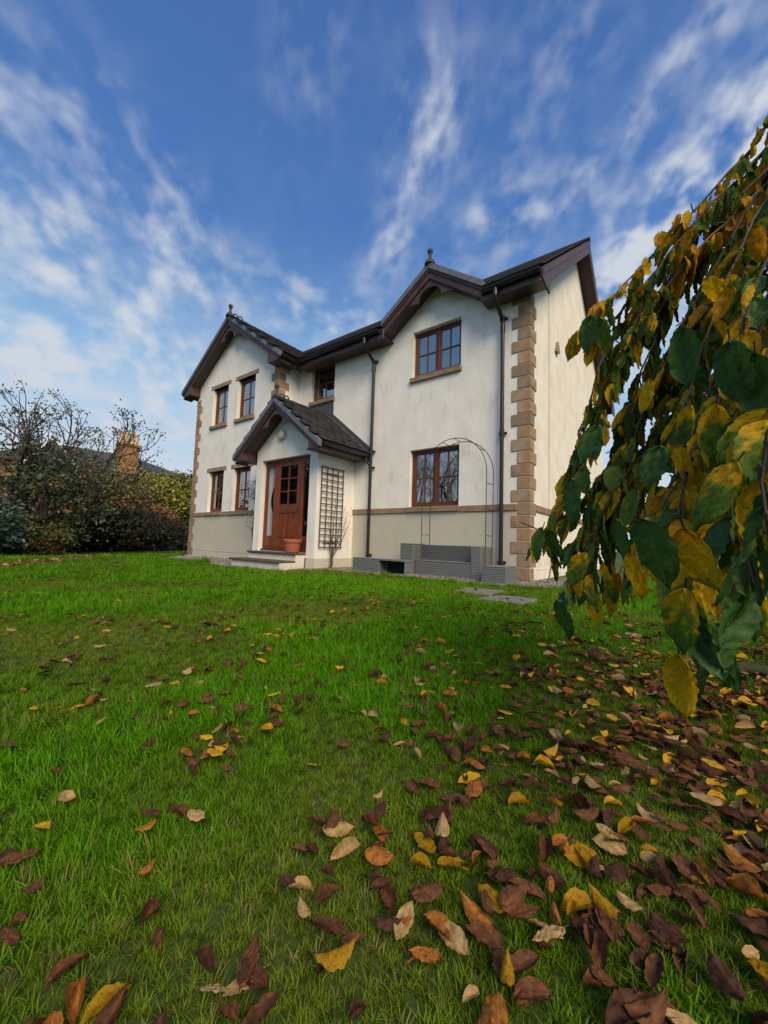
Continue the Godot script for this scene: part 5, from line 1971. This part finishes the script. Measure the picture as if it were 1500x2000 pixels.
func make_cherry() -> void:
	rng.seed = 901
	var root := Vector3(3.35, ground_y(3.35, 4.75) - 0.02, 4.75)
	var t := thing("weeping_cherry", "weeping cherry tree with hanging green and yellow autumn leaves", "tree", root)
	var b := MB.new()
	b.tube([Vector3(0, -0.05, 0), Vector3(-0.03, 0.3, 0.02), Vector3(0.05, 0.9, 0.0), Vector3(-0.02, 1.5, 0.03), Vector3(-0.05, 2.0, 0.0), Vector3(-0.12, 2.35, 0.05)], [0.1, 0.075, 0.068, 0.062, 0.055, 0.04], 12)
	part(t, "trunk", b, M.bark)
	var head := Vector3(-0.1, 2.25, 0.03)
	var shapes := []
	for kind in 6:
		var row := []
		for k in 3:
			row.append(leaf_mesh(1000 + kind * 10 + k, kind, [0.2, 0.08, 0.3][k], [-0.18, -0.08, 0.16][k], [-0.25, 0.12, 0.1][k], M.leaf[0 if kind < 2 else 1], [0.5, 0.54, 0.46][k]))
		shapes.append(row)
	var spots := []
	for e in HERO:
		var a: Array = e[1]
		var base := Vector3(a[0], a[1], a[2])
		var tip := Vector3(a[3], a[4], a[5])
		var out := Vector3(base.x - root.x, 0.15, base.z - root.z).normalized()
		var face := (Vector3(-0.45, 0.0, 0.9) + out * 0.5 + Vector3(rng.randfn(), rng.randfn(), rng.randfn()) * 0.22).normalized()
		spots.append([aim(base - root, tip - base, face, (tip - base).length()), shapes[e[0]][rng.randi() % 3]])
	# which colours hang where, from the outer top to the inner right side
	var mix := [[3, 3, 0, 1, 4, 2, 3, 2], [0, 1, 2, 0, 4, 2, 1, 1], [0, 1, 4, 2, 2, 0, 2, 5], [0, 0, 2, 1, 4, 0, 2, 0]]
	var strands := STRANDS.duplicate()
	for k in STRANDS.size():
		for copy in 1:
			var shift := Vector3(rng.randf_range(-0.02, 0.09), rng.randf_range(-0.04, 0.04), rng.randf_range(-0.34, -0.06))
			var pts: Array = STRANDS[k][1].duplicate()
			for q in pts.size():
				pts[q] += shift[q % 3] + rng.randf_range(-0.02, 0.02)
			if STRANDS[k][0] > 1:
				pts.resize(pts.size() - 6)
			strands.append([STRANDS[k][0], pts])
	for e in strands:
		var a: Array = e[1]
		var ctrl := [head]
		for k in range(0, a.size(), 3):
			ctrl.append(Vector3(a[k], a[k + 1], a[k + 2]) - root)
		# the branch rises from the head of the trunk before it hangs
		var first: Vector3 = ctrl[1]
		ctrl.insert(1, (head + first) / 2.0 + Vector3(0, 0.25, 0))
		var curve := Curve3D.new()
		for k in ctrl.size():
			var tan: Vector3 = (ctrl[mini(k + 1, ctrl.size() - 1)] - ctrl[maxi(k - 1, 0)]) / 6.0
			curve.add_point(ctrl[k], -tan, tan)
		var length := curve.get_baked_length()
		var start := curve.get_closest_offset(first)
		var pts := []
		var radii := []
		var n := 26
		for k in n + 1:
			var f := float(k) / n
			pts.append(curve.sample_baked(length * f) + Vector3(rng.randfn(), rng.randfn(), rng.randfn()) * 0.004)
			radii.append(lerpf(0.011, 0.0022, pow(f, 0.6)))
		b = MB.new()
		b.tube(pts, radii, 7)
		# short spurs and buds
		for k in 14:
			var p := curve.sample_baked(lerpf(start * 0.7, length, rng.randf()))
			b.tube([p, p + Vector3(rng.randfn(), rng.randfn(), rng.randfn()) * 0.014], [0.003, 0.002], 5)
		part(t, "branch", b, M.grey_twig if rng.randf() < 0.5 else M.twig)
		var at := start * 0.75
		var colours: Array = mix[e[0]]
		while at < length:
			var p := curve.sample_baked(at)
			var along := (curve.sample_baked(minf(at + 0.02, length)) - p).normalized()
			var out := Vector3(p.x + 0.05, 0.1, p.z).normalized()
			var aside := Vector3.UP.cross(out).normalized() * (1.0 if rng.randf() < 0.5 else -1.0)
			var loose := 1.0 if e[0] > 0 else 0.55
			var dir := (Vector3.DOWN * 1.15 * loose + along * 0.3 + aside * rng.randf_range(0.0, 1.1) + out * rng.randf_range(-0.35, 0.55)).normalized()
			var face := (out + aside * rng.randf_range(-0.9, 0.7) + Vector3(0, rng.randf_range(-0.1, 0.6), 0) + Vector3(rng.randfn(), rng.randfn(), rng.randfn()) * 0.35).normalized()
			var size := rng.randf_range(0.075, 0.128)
			var kind: int = colours[rng.randi() % colours.size()]
			var xf := aim(p + dir * size * 0.16, dir, face, size)
			if (xf.origin + root).distance_to(Vector3(2.1067, 0.5668, 6.8318)) > 0.42:
				spots.append([xf, shapes[kind][rng.randi() % 3]])
			at += rng.randf_range(0.014, 0.036)
	# inner and far side of the crown, seen only through gaps
	for k in 14:
		var an := rng.randf_range(-2.6, 1.9)
		var reach := rng.randf_range(0.7, 1.25)
		var o := Vector3(cos(an), 0, sin(an))
		var pts := [head, head + o * reach * 0.5 + Vector3(0, 0.18, 0), head + o * reach + Vector3(0, -0.2, 0), head + o * reach * 1.08 + Vector3(0, -0.9, 0), head + o * reach * 1.08 + Vector3(0, -rng.randf_range(1.3, 1.85), 0)]
		b = MB.new()
		b.tube(pts, [0.01, 0.008, 0.006, 0.004, 0.002], 6)
		part(t, "branch", b, M.twig)
		for q in 16:
			var f := rng.randf_range(1.0, 4.0)
			var p: Vector3 = pts[int(f)].lerp(pts[mini(int(f) + 1, 4)], f - int(f))
			var dir := (Vector3.DOWN + Vector3(rng.randfn(), 0, rng.randfn()) * 0.35).normalized()
			spots.append([aim(p, dir, (o + Vector3(rng.randfn(), rng.randfn(), rng.randfn()) * 0.5).normalized(), rng.randf_range(0.08, 0.115)), shapes[[0, 2, 1, 3, 4, 0][rng.randi() % 6]][rng.randi() % 3]])
	# the nearest 300 leaves are parts of their own, the rest of the crown is one part
	var eye := Vector3(2.1067, 0.5668, 6.8318) - root
	var order := []
	for k in spots.size():
		var away: Vector3 = spots[k][0].origin - eye
		var seen: float = away.normalized().dot(Vector3(-0.607, 0.079, -0.791))
		order.append([away.length() + (3.0 if seen < 0.62 else 0.0), k])
	order.sort_custom(func(p, q): return p[0] < q[0])
	var rest := MB.new()
	rest.coloured = true
	rest.textured = true
	for k in order.size():
		var s: Array = spots[order[k][1]]
		if k < 300:
			put(t, "leaf", s[1], s[0])
		else:
			append_mesh(rest, s[1], s[0])
	var o := part(t, "leaves", rest, M.leaf[1])
	o.set_meta("kind", "stuff")

	# bare twig reaching towards the house
	b = MB.new()
	var w0 := Vector3(1.716, 0.615, 5.37) - root
	var w1 := Vector3(1.60, 0.665, 5.32) - root
	b.tube([w0, (w0 + w1) / 2 + Vector3(0, 0.004, 0), w1], [0.0028, 0.0024, 0.0018], 6)
	part(t, "branch", b, M.twig)

	# mossy log under the tree
	var lg := thing("mossy_log", "grey mossy log lying among the fallen leaves under the cherry", "log", Vector3(2.5, ground_y(2.5, 4.08), 4.08))
	b = MB.new()
	var lp := []
	var lr := []
	for k in 12:
		var f := k / 11.0
		lp.append(Vector3(-0.38 + f * 1.0, 0.028 + 0.012 * sin(f * 7.0), -0.13 + f * 0.22 + 0.02 * sin(f * 9.0)))
		lr.append(lerpf(0.03, 0.065, f) * (1.0 + 0.12 * sin(f * 23.0)))
	b.tube(lp, lr, 12)
	part(lg, "wood", b, M.moss)


func append_mesh(b: MB, mesh: ArrayMesh, xf: Transform3D) -> void:
	var arr := mesh.surface_get_arrays(0)
	var base := b.v.size()
	var vs: PackedVector3Array = arr[Mesh.ARRAY_VERTEX]
	var ns: PackedVector3Array = arr[Mesh.ARRAY_NORMAL]
	var turn := xf.basis.orthonormalized()
	for k in vs.size():
		b.v.append(xf * vs[k])
		b.n.append(turn * ns[k])
	b.t.append_array(arr[Mesh.ARRAY_TEX_UV])
	b.c.append_array(arr[Mesh.ARRAY_COLOR])
	for k in arr[Mesh.ARRAY_INDEX]:
		b.i.append(base + k)


func make_fallen_leaves() -> void:
	rng.seed = 951
	var kinds := [
		[6, 3, "curled mid-brown fallen leaf lying on the grass", "brown leaves fallen on the lawn"],
		[7, 3, "dark purple-brown fallen leaf lying on the grass", "dark brown leaves fallen on the lawn"],
		[8, 3, "bright yellow fallen leaf lying on the grass", "yellow leaves fallen on the lawn"],
		[9, 2, "pale tan dried fallen leaf lying on the grass", "tan leaves fallen on the lawn"],
		[10, 2, "orange-brown fallen leaf lying on the grass", "orange leaves fallen on the lawn"],
	]
	var names_of := ["brown_leaf", "dark_leaf", "yellow_leaf", "tan_leaf", "orange_leaf"]
	var shapes := []
	var small := []
	for e in kinds:
		var row := []
		var low := []
		for k in 6:
			var fold: float = [0.3, 0.08, 0.45, 0.2, 0.12, 0.6][k]
			var bend: float = [0.2, -0.16, 0.1, -0.3, 0.08, 0.28][k]
			var curl: float = [0.25, 0.35, -0.25, 0.5, 0.12, 0.7][k]
			var wide: float = [0.42, 0.52, 0.38, 0.48, 0.56, 0.46][k]
			var m: Material = M.leaf[1 if e[0] == 8 else 2]
			row.append(leaf_mesh(1200 + e[0] * 10 + k, e[0], fold, bend, curl, m, wide))
			low.append(leaf_mesh(1200 + e[0] * 10 + k, e[0], fold, bend, curl, m, wide, 7, 4))
		shapes.append(row)
		small.append(low)
	var cam := Vector3(2.1067, 0.5668, 6.8318)
	var look := Vector3(-0.607, 0.079, -0.791)
	var cand := []
	var tree := Vector2(3.0, 4.7)
	var gather := noise(77, 1.6, 2)
	for k in 60000:
		var x := rng.randf_range(-7.0, 4.2)
		var z := rng.randf_range(1.5, 7.3)
		var d := Vector2(x, z).distance_to(tree)
		var near_tree := exp(-pow(maxf(d - 0.4, 0.0) / 0.75, 1.6))
		var drift := exp(-pow(Vector2(x, z).distance_to(Vector2(2.35, 5.75)) / 0.75, 2.0))
		var ring := 0.22 * exp(-d / 1.5) + 0.05 * exp(-d / 3.2)
		# leaves gather in loose groups
		var clump := clampf(0.8 + gather.get_noise_2d(x, z) * 2.6, 0.08, 2.4)
		var density := near_tree * 0.75 + (drift * 0.27 + ring) * clump
		if rng.randf() > density * 1.65:
			continue
		if in_gravel(x, z):
			continue
		cand.append([x, z, near_tree])
	var list := []
	for c in cand:
		var deep: bool = c[2] > 0.3 and rng.randf() < 0.5
		var roll := rng.randf()
		var kind := 0
		if roll < 0.42:
			kind = 0
		elif roll < 0.66:
			kind = 1
		elif roll < 0.80:
			kind = 2
		elif roll < 0.90:
			kind = 3
		else:
			kind = 4
		var size := rng.randf_range(0.03, 0.074)
		var lift := rng.randf_range(0.014, 0.034) if not deep else rng.randf_range(0.004, 0.05)
		var tilt := rng.randf_range(0.0, 0.75)
		var az := rng.randf() * TAU
		var up := Vector3(sin(tilt) * cos(az), cos(tilt), sin(tilt) * sin(az))
		if rng.randf() < 0.35:
			up = -up
			lift += 0.012
		var a2 := rng.randf() * TAU
		var dir := Vector3(cos(a2), 0, sin(a2))
		var base := Vector3(c[0], ground_y(c[0], c[1]) + lift, c[1])
		var xf := aim(base - dir * size * 0.5, dir, up, size)
		var away := base - cam
		var seen := away.normalized().dot(look) > 0.45
		list.append([away.length() + (0.0 if seen else 20.0), kind, xf, rng.randi() % 6])
	list.sort_custom(func(p, q): return p[0] < q[0])
	var rest := MB.new()
	rest.coloured = true
	rest.textured = true
	for k in list.size():
		var e: Array = list[k]
		if k < 300:
			var o := put(self, names_of[e[1]], shapes[e[1]][e[3]], e[2])
			tag(o, kinds[e[1]][2], "fallen leaf", kinds[e[1]][3])
		elif k < 5200:
			append_mesh(rest, small[e[1]][e[3]], e[2])
	var o := part(self, "leaf_litter", rest, M.leaf[2])
	tag(o, "drift of brown and yellow fallen leaves under the cherry and across the lawn", "leaf litter", "", "stuff")

	# leaf-filled edge of the bed on the left
	var b := MB.new()
	b.coloured = true
	var line := [Vector2(-6.6, 6.15), Vector2(-9.3, 4.1), Vector2(-12.4, 2.0)]
	for k in 2600:
		var f := rng.randf() * 2.0
		var s := int(f)
		var p: Vector2 = line[s].lerp(line[mini(s + 1, 2)], f - s) + Vector2(rng.randfn(), rng.randfn()) * 0.11
		b.col = [Color(0.2, 0.11, 0.05), Color(0.1, 0.055, 0.03), Color(0.32, 0.22, 0.11), Color(0.06, 0.035, 0.025)][rng.randi() % 4] * rng.randf_range(0.7, 1.3)
		leaf_card(b, Vector3(p.x, ground_y(p.x, p.y) + rng.randf_range(0.008, 0.05), p.y), Vector3(rng.randfn(), rng.randfn() * 0.25, rng.randfn()).normalized(), 0.09, 0.05)
	var e2 := part(self, "leaf_edging", b, M.foliage)
	tag(e2, "line of brown leaves lying in the cut edge of the far bed", "leaf litter", "", "stuff")


func _ready() -> void:
	ground_noise.seed = 3
	ground_noise.frequency = 0.35
	ground_noise.fractal_octaves = 2
	rng.seed = 1
	set_view()
	make_materials()
	make_ground()
	make_house()
	make_steps()
	make_furniture()
	make_neighbour()
	make_left_side()
	make_outside_trees()
	make_cherry()
	make_fallen_leaves()
	make_gravel()
	make_grass()
